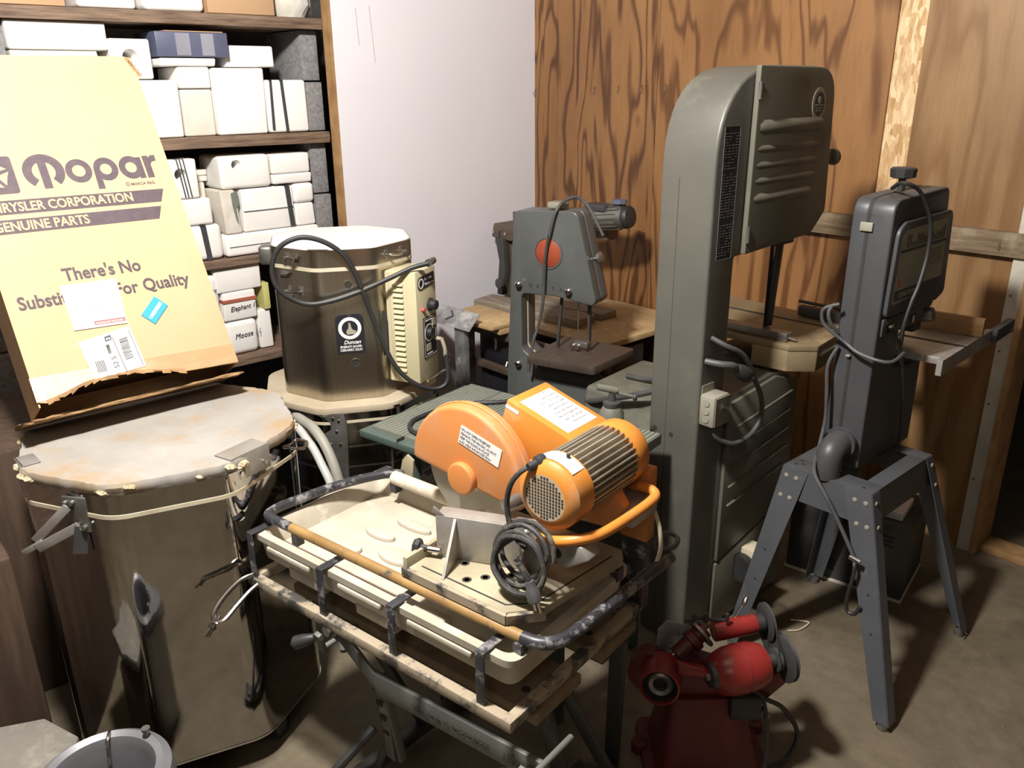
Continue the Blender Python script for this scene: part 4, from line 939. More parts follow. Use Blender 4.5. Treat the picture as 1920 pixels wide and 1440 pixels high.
# ================================================================ FOLDING WORKBENCH under the tile saw
wb = thing('folding_workbench', 'grey folding work bench with clamp jaws holding up the tile saw', 'workbench', (1.994, -2.189, 0), 10, frame=Matrix.Translation((1.994, -2.189, .0595)) @ R2(10) @ Matrix.Scale(.965, 4))
for y0, y1 in ((-.165, -.005), (.075, .225)):
    j = obj(B().box(-.34, .425, y0, y1, .500, .5255), 'jaw', 'wood_work', wb, bev=.003, label='dusty plywood jaw')
    for x in (.36, .395): obj(B().cyl((x, (y0 + y1) / 2 + (.02 if x > .38 else -.03), .5256), (x, (y0 + y1) / 2 + (.02 if x > .38 else -.03), .5262), .010, n=16), 'dog_hole', 'slot', j)
obj(B().box(-.32, .40, -.13, -.10, .455, .499).box(-.32, .40, .12, .15, .455, .499), 'jaw_carrier', 'darkmetal', wb, bev=.002)
# lettered front beam folding into a strut
zb = lambda t: (-.16 + t * .60, -.150 - t * .03, .430 - t * .02)
p0, p1 = Vector((-.195, -.150, .438)), Vector((-.045, -.160, .355)); p2 = Vector((.46, -.175, .405))
bm_ = obj(B().bar(p0, p1, .012, .040).bar(p1 - Vector((.012, 0, -.004)), p2, .012, .058), 'front_beam', 'workgrey', wb, bev=.003)
text('BLACK & DECKER', .030, 'workdark', bm_, fmx((.075, -.1725, .358), (p2 - p1).normalized(), (0, 0, 1)), bold=.0006, xs=1.0)
text('WORKMATE', .030, 'workdark', bm_, fmx((.345, -.1805, .384), (p2 - p1).normalized(), (0, 0, 1)), bold=.0006, xs=.7)
obj(B().cyl(p0 + Vector((-.012, -.03, .01)), p0 + Vector((-.012, .05, .01)), .014, n=14), 'pivot', 'workgrey', wb)
b = B().bar((-.055, -.150, .385), (-.085, -.105, .07), .030, .008, (0, 1, .1)).bar((-.055, -.140, .37), (-.050, -.100, .08), .012, .02)
obj(b, 'strut', 'workgrey', wb, bev=.002)
b = B()
for k in range(4): b.box(-.075 - k * .004, -.055 - k * .004, -.158 + k * .011, -.155 + k * .011, .33 - k * .055, .345 - k * .055)
obj(b, 'strut_slots', 'slot', wb)
# black folding leg frames on the floor
for x, nm in ((-.17, 0), (.30, 1)):
    b = B().bar((x - .03, -.34, -.03), (x, .26, -.02), .040, .030).bar((x - .055, -.30, -.03), (x + .02, -.10, .13), .02, .02).bar((x + .01, -.09, -.01), (x + .05, -.06, .12), .02, .02)
    obj(b, 'foot_frame', 'darkmetal', wb, bev=.003)
    for y in (-.335, .25):
        obj(B().box(x - .06, x + .02, y - .025, y + .025, -.0616, -.030), 'foot', 'black', wb, bev=.004)
for (a0, a1) in (((.345, .02, .46), (.40, .25, -.058)), ((.40, .19, .49), (.30, .35, -.058)), ((.325, -.03, .46), (.27, .17, -.058)), ((-.28, .16, .48), (-.19, .24, -.03)), ((-.25, -.08, .47), (-.17, .10, -.02)), ((.30, .0, .45), (.34, .10, -.02))):
    obj(B().bar(a0, a1, .042, .014, (0, 1, 0)), 'leg', 'darkmetal', wb, bev=.002)
# two crank handles
for (x, y, z) in ((-.135, -.285, .530), (.455, -.30, .515)):
    c = obj(B().cyl((x + .03, y + .17, z - .03), (x + .028, y + .02, z - .03), .007, n=10).bar((x + .03, y + .02, z - .035), (x + .035, y + .005, z + .02), .018, .012, (0, 1, 0)), 'crank', 'workgrey', wb, bev=.002)
    k = obj(B().lathe([(.007, 0), (.010, .004), (.015, .030), (.016, .050), (.010, .056), (0, .056)], (x + .03, y, z + .012), (-.75, -.45, -.35), 14), 'crank_handle', 'black', c)
    obj(B().cyl(Vector((x + .03, y, z + .012)) + Vector((-.75, -.45, -.35)).normalized() * .056, Vector((x + .03, y, z + .012)) + Vector((-.75, -.45, -.35)).normalized() * .060, .006, n=10), 'rivet', 'chrome', k)
# locking clamp hooked on the left end of the saw frame
lc = thing('locking_clamp', 'bright steel clamp hanging off the left end of the saw frame', 'clamp', (1.65, -2.55, .52))
b = B()
C = Matrix.Translation((1.994, -2.189, .0595)) @ R2(10) @ Matrix.Scale(.965, 4)
b.tube([C @ Vector(v) for v in ((-.405, -.232, .560), (-.415, -.262, .555), (-.418, -.305, .535), (-.41, -.345, .512), (-.398, -.355, .498), (-.382, -.340, .497), (-.385, -.30, .515), (-.388, -.26, .532), (-.388, -.232, .540))], .0055, n=8)
obj(b, 'wire_loop', 'chrome', lc, world=True)
obj(B().bar(C @ Vector((-.398, -.342, .505)), C @ Vector((-.392, -.385, .470)), .012, .006), 'lever', 'chrome', lc, world=True, bev=.001)
obj(B().cyl(C @ Vector((-.405, -.365, .486)), C @ Vector((-.385, -.365, .486)), .005, n=8), 'pin', 'chrome', lc, world=True)

# ================================================================ GREEN RIBBED TABLE
gt = thing('work_table', 'green steel work table with a ribbed top behind the orange saw', 'table', (1.65, -1.66, 0), 10.5)
gu0, gu1, gv0, gv1 = -.378, .378, -.245, .245
top = obj(B().box(gu0, gu1, gv0, gv1, .706, .728), 'table_top', 'greenside', gt, bev=.002, label='dark green edge of the top')
def ribs(x0, x1):
    P = [(x0, .728)]; x = x0; w = .0145
    while x < x1 - w * .5:
        P += [(x, .738), (x + w * .72, .738), (x + w * .80, .7345), (x + w * .96, .7345)]; x += w
    return P + [(x1, .738), (x1, .728)]
# ribs run along the long side
obj(B().prism(ribs(gu0 + .028, gu1), 'y', gv0 + .03, gv1), 'ribbed_sheet', 'green', gt, smooth=False, label='grey-green ribbed surface')
obj(B().box(gu0 + .16, gu0 + .1615, gv0 - .0006, gv1, .706, .7385), 'seam', 'slot', gt)
for x in (gu0 + .19, gu1 - .05):
    for y in (gv0 + .03, gv1 - .04): obj(B().box(x - .018, x + .018, y - .018, y + .018, 0, .706), 'leg', 'greenside', gt, bev=.002)
obj(B().box(gu0 + .19, gu1 - .05, gv1 - .05, gv1 - .03, .30, .60), 'back_panel', 'darkmetal', gt)
GT = [(1.62, -1.40, 0.745), (1.523, -1.458, 0.745), (1.467, -1.546, 0.745), (1.411, -1.625, 0.745), (1.394, -1.727, 0.745), (1.403, -1.815, 0.745), (1.438, -1.865, 0.745), (1.49, -1.882, 0.745), (1.56, -1.865, 0.745), (1.66, -1.84, .745)]
single(B().tube(GT, .007, n=10), 'power_cable', 'black', 'black cable in a loose loop on the green table', 'cable')
tt = thing('gas_torch', 'small grimy gas torch standing on the green table behind the orange saw', 'torch', (1.866, -1.447, .7385))
cx, cy = 1.866, -1.447
obj(B().lathe([(.034, .739), (.036, .745), (.036, .80), (.026, .818), (.016, .822), (0, .822)], (cx, cy, 0), n=24), 'canister', 'greypaint', tt, world=True)
obj(B().lathe([(.024, .818), (.026, .824), (.026, .834), (.012, .838), (.009, .862), (0, .862)], (cx, cy, 0), n=18), 'valve', 'darkmetal', tt, world=True)
dx = Vector((.66, .75, 0))
obj(B().cyl(Vector((cx, cy, .868)) - dx * .045 + Vector((0, 0, .012)), Vector((cx, cy, .868)) + dx * .012, .010, .011, n=14), 'burner_tube', 'greypaint', tt, world=True)
k = obj(B().cyl(Vector((cx, cy, .862)) + dx * .008, Vector((cx, cy, .848)) + dx * .062, .0045, n=10), 'valve_stem', 'greypaint', tt, world=True)
obj(B().lathe([(0, 0), (.010, .001), (.012, .006), (.010, .012), (0, .013)], Vector((cx, cy, .847)) + dx * .060, dx, 12), 'valve_knob', 'darkmetal', k, world=True)

# ================================================================ SMALL BLUE-GREY BAND SAW
bs = thing('band_saw', 'small blue-grey band saw with a round red-brown hub, left of the tall one', 'band saw', (.92, -1.0, 0), 17)
head = fillet([(.018, 1.244), (.292, 1.258), (.378, .925), (.365, .905), (.20, .925), (.050, .920), (.052, .690), (.10, .655), (.385, .650), (.40, .62), (.40, .22), (-.03, .22), (-.018, .60)], [.03, .035, .03, .02, 0, .025, .03, 0, .02, 0, .02, .02, 0], 5)
obj(B().prism(head, 'y', .0, .052), 'front_frame', 'delta', bs, bev=.010, seg=3, label='blue-grey cast frame with throat')
back = [(x, y) for x, y in head]
obj(B().prism(back, 'y', .055, .115), 'rear_housing', 'delta', bs, bev=.010, seg=3)
obj(B().prism([(x * .985 + .002, z * .994 + .005) for x, z in head], 'y', .050, .057), 'seam_strip', 'gasket', bs, label='dusty olive seam between the halves')
hb = obj(B().lathe([(0, .010), (.03, .008), (.050, .002), (.055, 0), (.055, -.004), (0, -.004)], (.173, -.001, 1.092), (0, -1, 0), 36), 'hub_cover', 'hub_red', bs, label='round red-brown hub cover')
obj(B().lathe([(.056, -.001), (.056, .003), (.062, .003), (.062, -.001)], (.173, -.001, 1.092), (0, -1, 0), 36), 'hub_rim', 'delta', hb)
for i, ch in enumerate('DELTA'): text(ch, .017, 'darkmetal', bs, fmx((.088 + i * .034, -.0012, .953 - .001 * i), (1, 0, 0), (0, 0, 1)), bold=.0008, name='raised_letter')
for (x, z) in ((.046, .958), (.268, .955), (.042, .628)):
    obj(B().lathe([(.006, 0), (.007, .010), (.013, .013), (.013, .021), (.008, .025), (0, .025)], (x, 0, z), (0, -1, 0), 16), 'door_knob', 'chrome', bs)
tb = obj(B().prism(fillet([(.135, -.100), (.425, -.100), (.465, .195), (.140, .215)], [.004, .018, .018, .004]), 'z', .668, .700), 'saw_table', 'castdark', bs, bev=.002, label='dark square cast-iron table')
obj(B().cyl((.283, .060, .7002), (.283, .060, .7012), .030, n=28), 'throat_insert', 'steel', tb)
obj(B().box(.232, .234, -.101, .0, .668, .7006), 'table_slot', 'slot', tb)
obj(B().box(.276, .280, .056, .0572, .70, .93), 'blade', 'steel', bs)
obj(B().bar((.318, .075, .945), (.318, .075, .735), .017, .010, (1, 0, 0)), 'guide_post', 'darkmetal', bs)
gb = obj(B().box(.262, .325, .045, .085, .718, .742), 'blade_guide', 'steel', bs, bev=.004)
for x in (.262, .285): obj(B().cyl((x, .03, .722), (x, .055, .724), .010, n=14), 'guide_bolt', 'chrome', gb)
obj(B().bar((.205, .06, .93), (.185, .06, .70), .011, .010, (1, 0, 0)), 'blade_cover', 'darkmetal', bs)
obj(B().box(.17, .40, .03, .12, .60, .668), 'trunnion', 'darkmetal', bs, bev=.006)
obj(B().box(-.02, .405, -.02, .18, 0, .22), 'stand', 'darkmetal', bs, bev=.006)
obj(B().box(.065, .40, -.006, -.001, .30, .58), 'lower_door', 'delta', bs, bev=.002)
obj(B().box(.155, .22, .02, .08, 1.258, 1.282), 'tension_block', 'elbox', bs, bev=.006)
obj(B().lathe([(.006, 0), (.006, .018), (.022, .022), (.024, .034), (.015, .04), (0, .04)], (.335, .06, 1.075), (1, 0, .25), 8), 'tracking_knob', 'steel', bs)
cb = [(.36, .09, 1.16), (.30, .085, 1.262), (.262, .07, 1.298), (.232, .03, 1.292), (.214, -.008, 1.262), (.196, -.014, 1.206), (.172, -.022, 1.082), (.160, -.016, .913), (.140, -.02, .80), (.128, -.04, .74), (.118, -.06, .62)]
obj(B().tube(cb, .0065, n=8), 'power_cord', 'cablegrey', bs, label='grey cord hanging over the head')
ch = []
for i in range(10):
    ch.append((.186 - .0016 * i + (.002 if i % 2 else -.002), -.026, 1.165 - i * .012))
obj(B().tube(ch, .0028, n=6, sub=2), 'twisted_tie', 'chrome', bs)

# ================================================================ RADIAL ARM SAW behind it
rs = thing('radial_arm_saw', 'old radial arm saw with ribbed motor and wide dusty board table in the corner', 'saw', (.70, -.42, 0))
tb = obj(B().box(.24, .62, -.80, -.03, .632, .659).box(.622, 1.105, -.66, -.02, .634, .659), 'table_board', 'tanboard', rs, world=True, bev=.002, label='wide tan board table')
obj(B().prism(fillet([(.27, -.84), (.45, -.86), (.62, -.85), (.62, -.62), (.25, -.62)], .02), 'z', .661, .678), 'table_board', 'tanboard', rs, world=True, bev=.003, label='thin worn board in front')
for bb in ((.28, .34, -.78, -.72, 0, .632), (1.04, 1.08, -.62, -.58, 0, .634), (1.04, 1.08, -.10, -.06, 0, .634), (.28, .32, -.10, -.06, 0, .632)): obj(B().box(*bb), 'leg', 'galv', rs, world=True, bev=.003)
for zz in ((.42, .455), (.585, .63)): obj(B().box(.32, 1.06, -.745, -.725, *zz), 'cross_rail', 'rust', rs, world=True, bev=.002)
obj(B().cyl((.16, -.28, .659), (.16, -.28, 1.02), .045, n=24), 'column', 'rust', rs, world=True)
ar = obj(B().prism(fillet([(.05, .955), (.21, .95), (.22, 1.02), (.07, 1.03)], .014), 'y', -.36, -.20), 'arm_end', 'rust', rs, world=True, bev=.006, label='dusty brown arm end with two bolts')
for x in (.075, .165): obj(B().cyl((x, -.36, .985), (x, -.367, .985), .008, n=10), 'bolt', 'chrome', ar, world=True)
obj(B().box(.112, .122, -.362, -.359, .965, .995), 'slot', 'slot', ar, world=True)
obj(B().box(.15, .80, -.30, -.22, 1.02, 1.09), 'arm', 'rust', rs, world=True, bev=.006)
obj(B().prism([(.10, .66), (.14, .66), (.165, .80), (.155, .96), (.09, .96), (.12, .84)], 'y', -.37, -.33), 'bracket', 'darkmetal', rs, world=True, bev=.004)
obj(B().cyl((.17, -.40, .735), (.17, -.42, .735), .028, n=20), 'hand_wheel', 'darkmetal', rs, world=True, bev=.004)
mo = obj(B().cyl((.70, -.36, 1.118), (.94, -.33, 1.148), .050, n=28), 'motor', 'steel', rs, world=True, label='ribbed cylindrical motor')
b = B()
for i in range(16):
    t = 2 * PI * i / 16; o_ = Vector((0, math.cos(t), math.sin(t)))
    b.bar(Vector((.71, -.36, 1.12)) + o_ * .052, Vector((.92, -.333, 1.146)) + o_ * .052, .006, .010, o_)
obj(b, 'cooling_fins', 'steel', mo, world=True)
obj(B().cyl((.935, -.331, 1.147), (.965, -.327, 1.151), .054, .046, n=28), 'end_cap', 'black', mo, world=True, bev=.008)
obj(B().box(.74, .86, -.39, -.31, 1.165, 1.195), 'switch_housing', 'darkmetal', mo, world=True, bev=.006)
obj(B().cyl((.905, -.34, 1.185), (.905, -.34, 1.205), .007, n=10).lathe([(0, 0), (.036, .002), (.034, .018), (0, .02)], (.905, -.34, 1.203), n=8), 'knob', 'bluebox', mo, world=True)
b = B().hexa([(.225, -.63, .660), (.86, -.545, .660), (.835, -.40, .660), (.20, -.485, .660), (.225, -.63, .698), (.86, -.545, .698), (.835, -.40, .698), (.20, -.485, .698)]).ngrid(.002, 2, 3).bevel(.002)
single(b, 'old_plank', 'greywood', 'thick old grey plank lying across the radial saw table, partly behind the small band saw', 'plank', 'old planks on the saw table')
b = B().hexa([(.30, -.44, .660), (.84, -.37, .660), (.83, -.25, .660), (.29, -.32, .660), (.30, -.44, .692), (.84, -.37, .692), (.83, -.25, .692), (.29, -.32, .692)]).ngrid(.002, 2, 4).bevel(.002)
single(b, 'old_plank', 'greywood', 'second grey plank lying behind the thicker one on the radial saw table', 'plank', 'old planks on the saw table')
# black trunk below it
tr = thing('trunk', 'black trunk with chipped latches under the dusty board table', 'trunk', (.66, -.50, 0))
obj(B().box(.36, 1.0, -.70, -.25, .02, .40), 'body', 'blackplate', tr, world=True, bev=.006)
obj(B().box(.355, 1.005, -.705, -.245, .405, .57), 'lid', 'blackplate', tr, world=True, bev=.008)
for x in (.475, .585): obj(B().prism([(x, .57), (x + .012, .565), (x + .013, .53), (x + .006, .512), (x, .52), (x + .004, .545)], 'y', -.712, -.705), 'latch', 'paper', tr, world=True, label='white chipped latch')
obj(B().tube([(.56, -.706, .47), (.565, -.72, .445), (.585, -.72, .445), (.59, -.706, .455)], .005, n=6), 'ring', 'steel', tr, world=True)
for x in (.40, .95): obj(B().box(x - .02, x + .02, -.66, -.30, 0, .022), 'runner', 'darkmetal', tr, world=True)
# galvanised chute plate beside the cream control box
ch = thing('metal_chute', 'spattered galvanised bent plate with an arrow mark right of the cream control box', 'chute', (.46, -.90, 0))
n_ = Vector((0, -.69, .72)) * .002
P_ = [Vector(v) for v in ((.20, -.93, .652), (.561, -.93, .661), (.557, -.862, .728), (.185, -.862, .722))]
obj(B().hexa(P_ + [v + n_ for v in P_]), 'plate', 'galv', ch, world=True)
obj(B().box(.43, .50, -.915, -.885, 0, .664), 'post', 'galv', ch, world=True, bev=.002)
n2 = n_ * 1.4
b = B(); b.bar(Vector((.365, -.876, .712)) + n2, Vector((.398, -.893, .697)) + n2, .007, .002, (0, -.69, .72)); b.bar(Vector((.398, -.893, .697)) + n2, Vector((.362, -.912, .676)) + n2, .007, .002, (0, -.69, .72))
obj(b, 'arrow_mark', 'print', ch, world=True)
b = B().tube([(.30 + .12 * math.cos(t), -1.06 + .02 * math.sin(t), .42 + .17 * math.sin(t)) for t in [2 * PI * i / 20 for i in range(20)]], .040, n=12, sub=2, closed=True)
b.bm.transform(Matrix.Translation((.02, 0, -.21 + .0)))
single(b, 'rubber_tyre', 'black', 'worn black tyre standing behind the cream control box', 'tyre')

# ================================================================ GREY CABINET behind the green table
gc = thing('metal_cabinet', 'low grey-green metal cabinet between the small and the tall band saw', 'cabinet', (1.55, -.82, 0), 8)
obj(B().box(-.20, .22, -.20, .20, .02, .655), 'body', 'greypaint', gc, bev=.018, seg=3)
obj(B().box(-.19, .21, -.203, -.2, .06, .62), 'door', 'greypaint', gc, bev=.0012)
obj(B().box(-.20, .22, -.19, .19, 0, .02), 'plinth', 'darkmetal', gc)
obj(B().cyl((-.17, -.203, .36), (-.17, -.215, .36), .008, n=10), 'door_stud', 'steel', gc)
single(B().tube([(1.845, -.93, .78), (1.78, -.99, .755), (1.66, -1.045, .70), (1.52, -1.06, .645), (1.41, -1.045, .60), (1.345, -.985, .575), (1.33, -.92, .60)], .011, n=10), 'flexible_conduit', 'cablegrey', 'thick grey cable sagging in front of the grey cabinet', 'cable')
single(B().tube([(1.86, -.70, .80), (1.74, -.80, .745), (1.62, -.86, .70), (1.52, -.87, .672), (1.44, -.88, .668)], .009, n=10), 'flexible_conduit', 'cablegrey', 'grey cable lying over the top of the grey cabinet', 'cable')

# ================================================================ TALL BAND SAW
tb_ = thing('band_saw', 'tall olive-grey band saw with a ribbed door, taller than everything else in the room', 'band saw', (2.0, -1.0, 0))
xl, xr = 1.880, 2.055
spine = [(-1.290, .0), (-1.290, 1.745), (-.750, 1.742), (-.722, 1.32), (-.80, 1.262), (-1.170, 1.243), (-1.165, .0)]
sp = fillet(spine, [0, .26, .10, .05, .05, .012, 0], 12)
obj(B().prism(sp, 'x', xl, xr), 'column_and_head', 'bigsaw', tb_, world=True, bev=.014, seg=4, label='olive-grey column with rounded top')
# seams on the narrow side
obj(B().box(1.942, 1.9435, -1.2907, -1.285, .02, 1.46), 'seam', 'darkmetal', tb_, world=True)
for x, z in ((1.905, .72), (1.965, .715)): obj(B().cyl((x, -1.2912, z), (x, -1.28, z), .0075, n=14), 'bolt_hole', 'slot', tb_, world=True)
# upper door with pressed ribs
dr = fillet([(-1.145, 1.742), (-.757, 1.738), (-.730, 1.33), (-.80, 1.268), (-1.148, 1.250)], [.004, .095, .03, .05, .004], 8)
door = obj(B().prism(dr, 'x', xr + .002, xr + .018), 'upper_door', 'bigdoor', tb_, world=True, bev=.006, seg=3, label='pressed steel wheel door')
for i, (z, y1, h) in enumerate(((1.586, -.80, .017), (1.530, -.81, .009), (1.487, -.815, .009), (1.445, -.82, .009), (1.398, -.83, .013))):
    b = B(); y0 = -1.128
    prof = [(-h * 1.2, 0), (-h * .7, h * .55), (0, h * .75), (h * .7, h * .55), (h * 1.2, 0)]
    rows = []
    for y, k in ((y0, .1), (y0 + .02, 1), (y1 - .02, 1), (y1, .1)):
        rows.append([b.bm.verts.new((xr + .0175 + d * k, y, z + a * (.5 + .5 * k))) for a, d in prof])
    for A, C in zip(rows, rows[1:]):
        for j in range(4): b.bm.faces.new((A[j], A[j + 1], C[j + 1], C[j]))
    obj(b, 'rib', 'bigdoor', door, world=True, ang=60)
for z in (1.68, 1.305):
    h = obj(B().cyl((xr + .022, -1.148, z - .022), (xr + .022, -1.148, z + .022), .005, n=10).box(xr + .016, xr + .021, -1.148, -1.132, z - .02, z + .02), 'hinge', 'steel', tb_, world=True)
    for dz in (-.014, .014): obj(B().cyl((xr + .020, -1.137, z + dz), (xr + .0235, -1.137, z + dz), .003, n=8), 'screw', 'chrome', h, world=True)
# oval maker's badge
f = fmx((xr + .0186, -.838, 1.640), (0, 1, 0), (0, 0, 1))
bg = obj(B().prism([(.037 * math.cos(t), .045 * math.sin(t)) for t in [2 * PI * i / 36 for i in range(36)]], 'z', 0, .0012, f), 'badge', 'badge', tb_, world=True, label='round maker badge')
obj(B().prism([(.027 * math.cos(t), .033 * math.sin(t)) for t in [2 * PI * i / 36 for i in range(36)]], 'z', .0012, .002, f), 'badge_centre', 'blackplate', bg, world=True)
obj(B().prism([(.007 * math.cos(t), .011 + .010 * math.sin(t)) for t in [2 * PI * i / 20 for i in range(20)]], 'z', .002, .0026, f), 'badge_globe', 'badge', bg, world=True)
obj(B().box(-.02, .02, -.004, -.001, .002, .0026, f).box(-.018, .018, -.012, -.0095, .002, .0026, f).box(-.014, .014, -.019, -.0165, .002, .0026, f), 'badge_lines', 'badge', bg, world=True, smooth=False)
# speed chart plate on the column
f = fmx((xr + .0006, -1.262, 1.245), (0, 1, 0), (0, 0, 1))
ch = obj(B().box(0, .070, 0, .350, 0, .0014, f), 'speed_chart', 'blackplate', tb_, world=True, label='long dark speed chart plate')
b = B()
rnd = random.Random(8)
b.box(0, .070, 0, .0015, .0014, .0018, f).box(0, .070, .3485, .350, .0014, .0018, f).box(0, .0015, 0, .35, .0014, .0018, f).box(.0685, .070, 0, .35, .0014, .0018, f)
for i in range(44):
    z = .012 + i * .0074
    if i in (12, 13, 30): continue
    for c in range(4):
        if rnd.random() < .85: b.box(.006 + c * .016, .006 + c * .016 + rnd.uniform(.006, .013), z, z + .0014, .0014, .0018, f)
obj(b, 'chart_lines', 'greyprint', ch, world=True, smooth=False)
# tension knob, blade, guide
k = obj(B().cyl((2.035, -.73, 1.475), (2.035, -.655, 1.48), .007, n=12), 'tension_screw', 'steel', tb_, world=True)
obj(B().lathe([(0, 0), (.012, 0), (.024, .006), (.026, .014), (.02, .022), (0, .024)], (2.035, -.66, 1.48), (0, 1, .1), 18), 'tension_knob', 'steel', k, world=True)
obj(B().box(1.955, 1.9565, -.822, -.80, .90, 1.27), 'blade', 'darkmetal', tb_, world=True)
obj(B().bar((1.975, -.80, 1.26), (1.960, -.80, .955), .024, .016, (1, 0, 0)), 'guide_post', 'darkmetal', tb_, world=True, bev=.002)
obj(B().box(1.935, 2.0, -.86, -.76, 1.225, 1.262), 'post_clamp', 'darkmetal', tb_, world=True, bev=.006)
# table
t2 = fillet([(1.60, -.905), (2.085, -.880), (2.150, -.815), (2.105, -.480), (1.56, -.465)], [.01, .01, .01, .02, .02])
tt2 = obj(B().prism(t2, 'z', .912, .930), 'table', 'castiron', tb_, world=True, bev=.002, label='tan-dusted cast-iron table')
ap = [(1.965, -.893), (2.083, -.879), (2.148, -.815), (2.128, -.66), (1.95, -.66)]
obj(B().prism(ap, 'z', .845, .912), 'table_apron', 'castiron', tt2, world=True, bev=.003)
obj(B().cyl((1.955, -.815, .9302), (1.955, -.815, .9312), .036, n=28), 'throat_opening', 'slot', tt2, world=True)
obj(B().bar((1.66, -.615, .9303), (2.10, -.60, .9303), .018, .0012), 'mitre_slot', 'slot', tt2, world=True)
fe = obj(B().bar((1.56, -.86, .944), (2.06, -.835, .944), .040, .026), 'fence', 'steel', tt2, world=True, bev=.002, label='steel fence bar')
obj(B().cyl((2.06, -.838, .942), (2.085, -.837, .942), .005, n=8), 'fence_screw', 'chrome', fe, world=True)
obj(B().bar((1.92, -.535, .952), (2.16, -.515, .944), .03, .034).bar((1.90, -.51, .975), (2.16, -.49, .968), .012, .01), 'mitre_gauge', 'darkmetal', tt2, world=True, bev=.002)
obj(B().bar((2.135, -.79, .895), (2.115, -.60, .895), .03, .012), 'rail', 'alu', tt2, world=True, bev=.002)
obj(B().prism([(-.86, .84), (-.62, .84), (-.70, .74), (-.80, .74)], 'x', 1.75, 1.95), 'trunnion', 'darkmetal', tb_, world=True, bev=.01)
# lower cabinet with its own pressed door
lc_ = [(-1.288, .0), (-1.288, .80), (-1.16, .815), (-.90, .838), (-.765, .80), (-.748, .0)]
obj(B().prism(fillet(lc_, [0, 0, .02, .05, .05, 0]), 'x', xl + .006, xr - .002), 'lower_cabinet', 'bigsaw', tb_, world=True, bev=.008)
ld = fillet([(-1.150, .10), (-1.150, .815), (-.90, .835), (-.768, .78), (-.752, .345), (-1.145, .245)], [0, .01, .05, .05, .01, .01])
d2 = obj(B().prism([(-1.150, .262), (-1.150, .80), (-.90, .832), (-.768, .79), (-.752, .362)], 'x', xr, xr + .014), 'lower_door', 'bigdoor', tb_, world=True, bev=.005)
for i in range(5):
    z = .47 + i * .065
    obj(B().bar((xr + .0145, -1.125, z - .035 + .02), (xr + .0145, -.80, z + .03), .007, .012, (1, 0, 0)), 'rib', 'bigdoor', d2, world=True, bev=.003)
obj(B().prism([(-1.150, .02), (-1.150, .25), (-.752, .35), (-.748, .02)], 'x', xr, xr + .010), 'kick_panel', 'bigdoor', tb_, world=True, bev=.004)
pd = obj(B().box(xr + .010, xr + .065, -1.01, -.945, .155, .262), 'brake_box', 'gasket', tb_, world=True, bev=.003, label='cream metal box low on the side')
obj(B().cyl((xr + .03, -1.015, .20), (xr + .03, -1.045, .20), .046, n=24), 'brake_wheel', 'black', pd, world=True)
# junction box, plug and cords
jb = obj(B().box(xr + .001, xr + .052, -1.288, -1.215, .775, .868), 'junction_box', 'elbox', tb_, world=True, bev=.006, label='grey electrical box')
for z in (.797, .822, .847): obj(B().cyl((xr + .026, -1.2885, z), (xr + .026, -1.2905, z), .0105, n=16), 'knockout', 'elbox', jb, world=True)
obj(B().box(xr + .052, xr + .056, -1.285, -1.218, .78, .864), 'cover', 'greypaint', jb, world=True)
obj(B().cyl((xr + .056, -1.25, .83), (xr + .070, -1.25, .835), .006, n=10), 'toggle', 'chrome', jb, world=True)
obj(B().box(xr + .0005, xr + .003, -1.28, -1.225, .865, .89), 'mount_tab', 'elbox', jb, world=True)
pl = obj(B().lathe([(0, 0), (.012, .002), (.017, .012), (.022, .03), (.0225, .055), (.020, .060), (0, .060)], (2.12, -1.215, .945), (.1, .80, -.55), 18), 'plug', 'black', tb_, world=True)
for d in (-.008, .008): obj(B().bar((2.126 + d, -1.163, .911 + d * .4), (2.128 + d, -1.145, .898 + d * .4), .007, .002, (1, 0, 0)), 'prong', 'chrome', pl, world=True)
obj(B().tube([(2.06, -1.28, .965), (2.10, -1.262, .962), (2.12, -1.235, .957), (2.12, -1.21, .942)], .010, n=10), 'plug_cord', 'cablegrey', tb_, world=True)
obj(B().tube([(2.06, -1.26, 1.03), (2.10, -1.24, 1.01), (2.12, -1.19, .98), (2.125, -1.14, .92), (2.122, -1.116, 0.886), (2.12, -1.073, 0.828), (2.12, -1.058, 0.773), (2.12, -1.079, 0.727), (2.12, -1.132, 0.704), (2.12, -1.204, 0.709), (2.10, -1.255, 0.738), (2.09, -1.262, .776)], .0075, n=10), 'loop_cord', 'cablegrey', tb_, world=True)

# ================================================================ BAND SAW ON A STAND (right)
cs = thing('band_saw', 'slate-grey band saw with a faded label on a splayed steel stand by the doorway', 'band saw', (2.36, -.86, 0))
cp = [(-.935, .628), (-.935, 1.405), (-.595, 1.415), (-.560, 1.16), (-.585, 1.062), (-.66, 1.035), (-.795, 1.03), (-.795, .905), (-.66, .895), (-.60, .86), (-.600, .628)]
cr = [.008, .045, .03, .02, .02, .02, .02, .02, .02, .02, .01]
obj(B().prism(fillet(cp, cr), 'x', 2.262, 2.306), 'rear_frame', 'craft', cs, world=True, bev=.007, seg=3)
obj(B().prism(fillet(cp, cr), 'x', 2.310, 2.376), 'front_cover', 'craft', cs, world=True, bev=.009, seg=3)
obj(B().prism(fillet([(y * .994 - .005, z * .997 + .002) for y, z in cp], cr), 'x', 2.304, 2.312), 'seam', 'slot', cs, world=True)
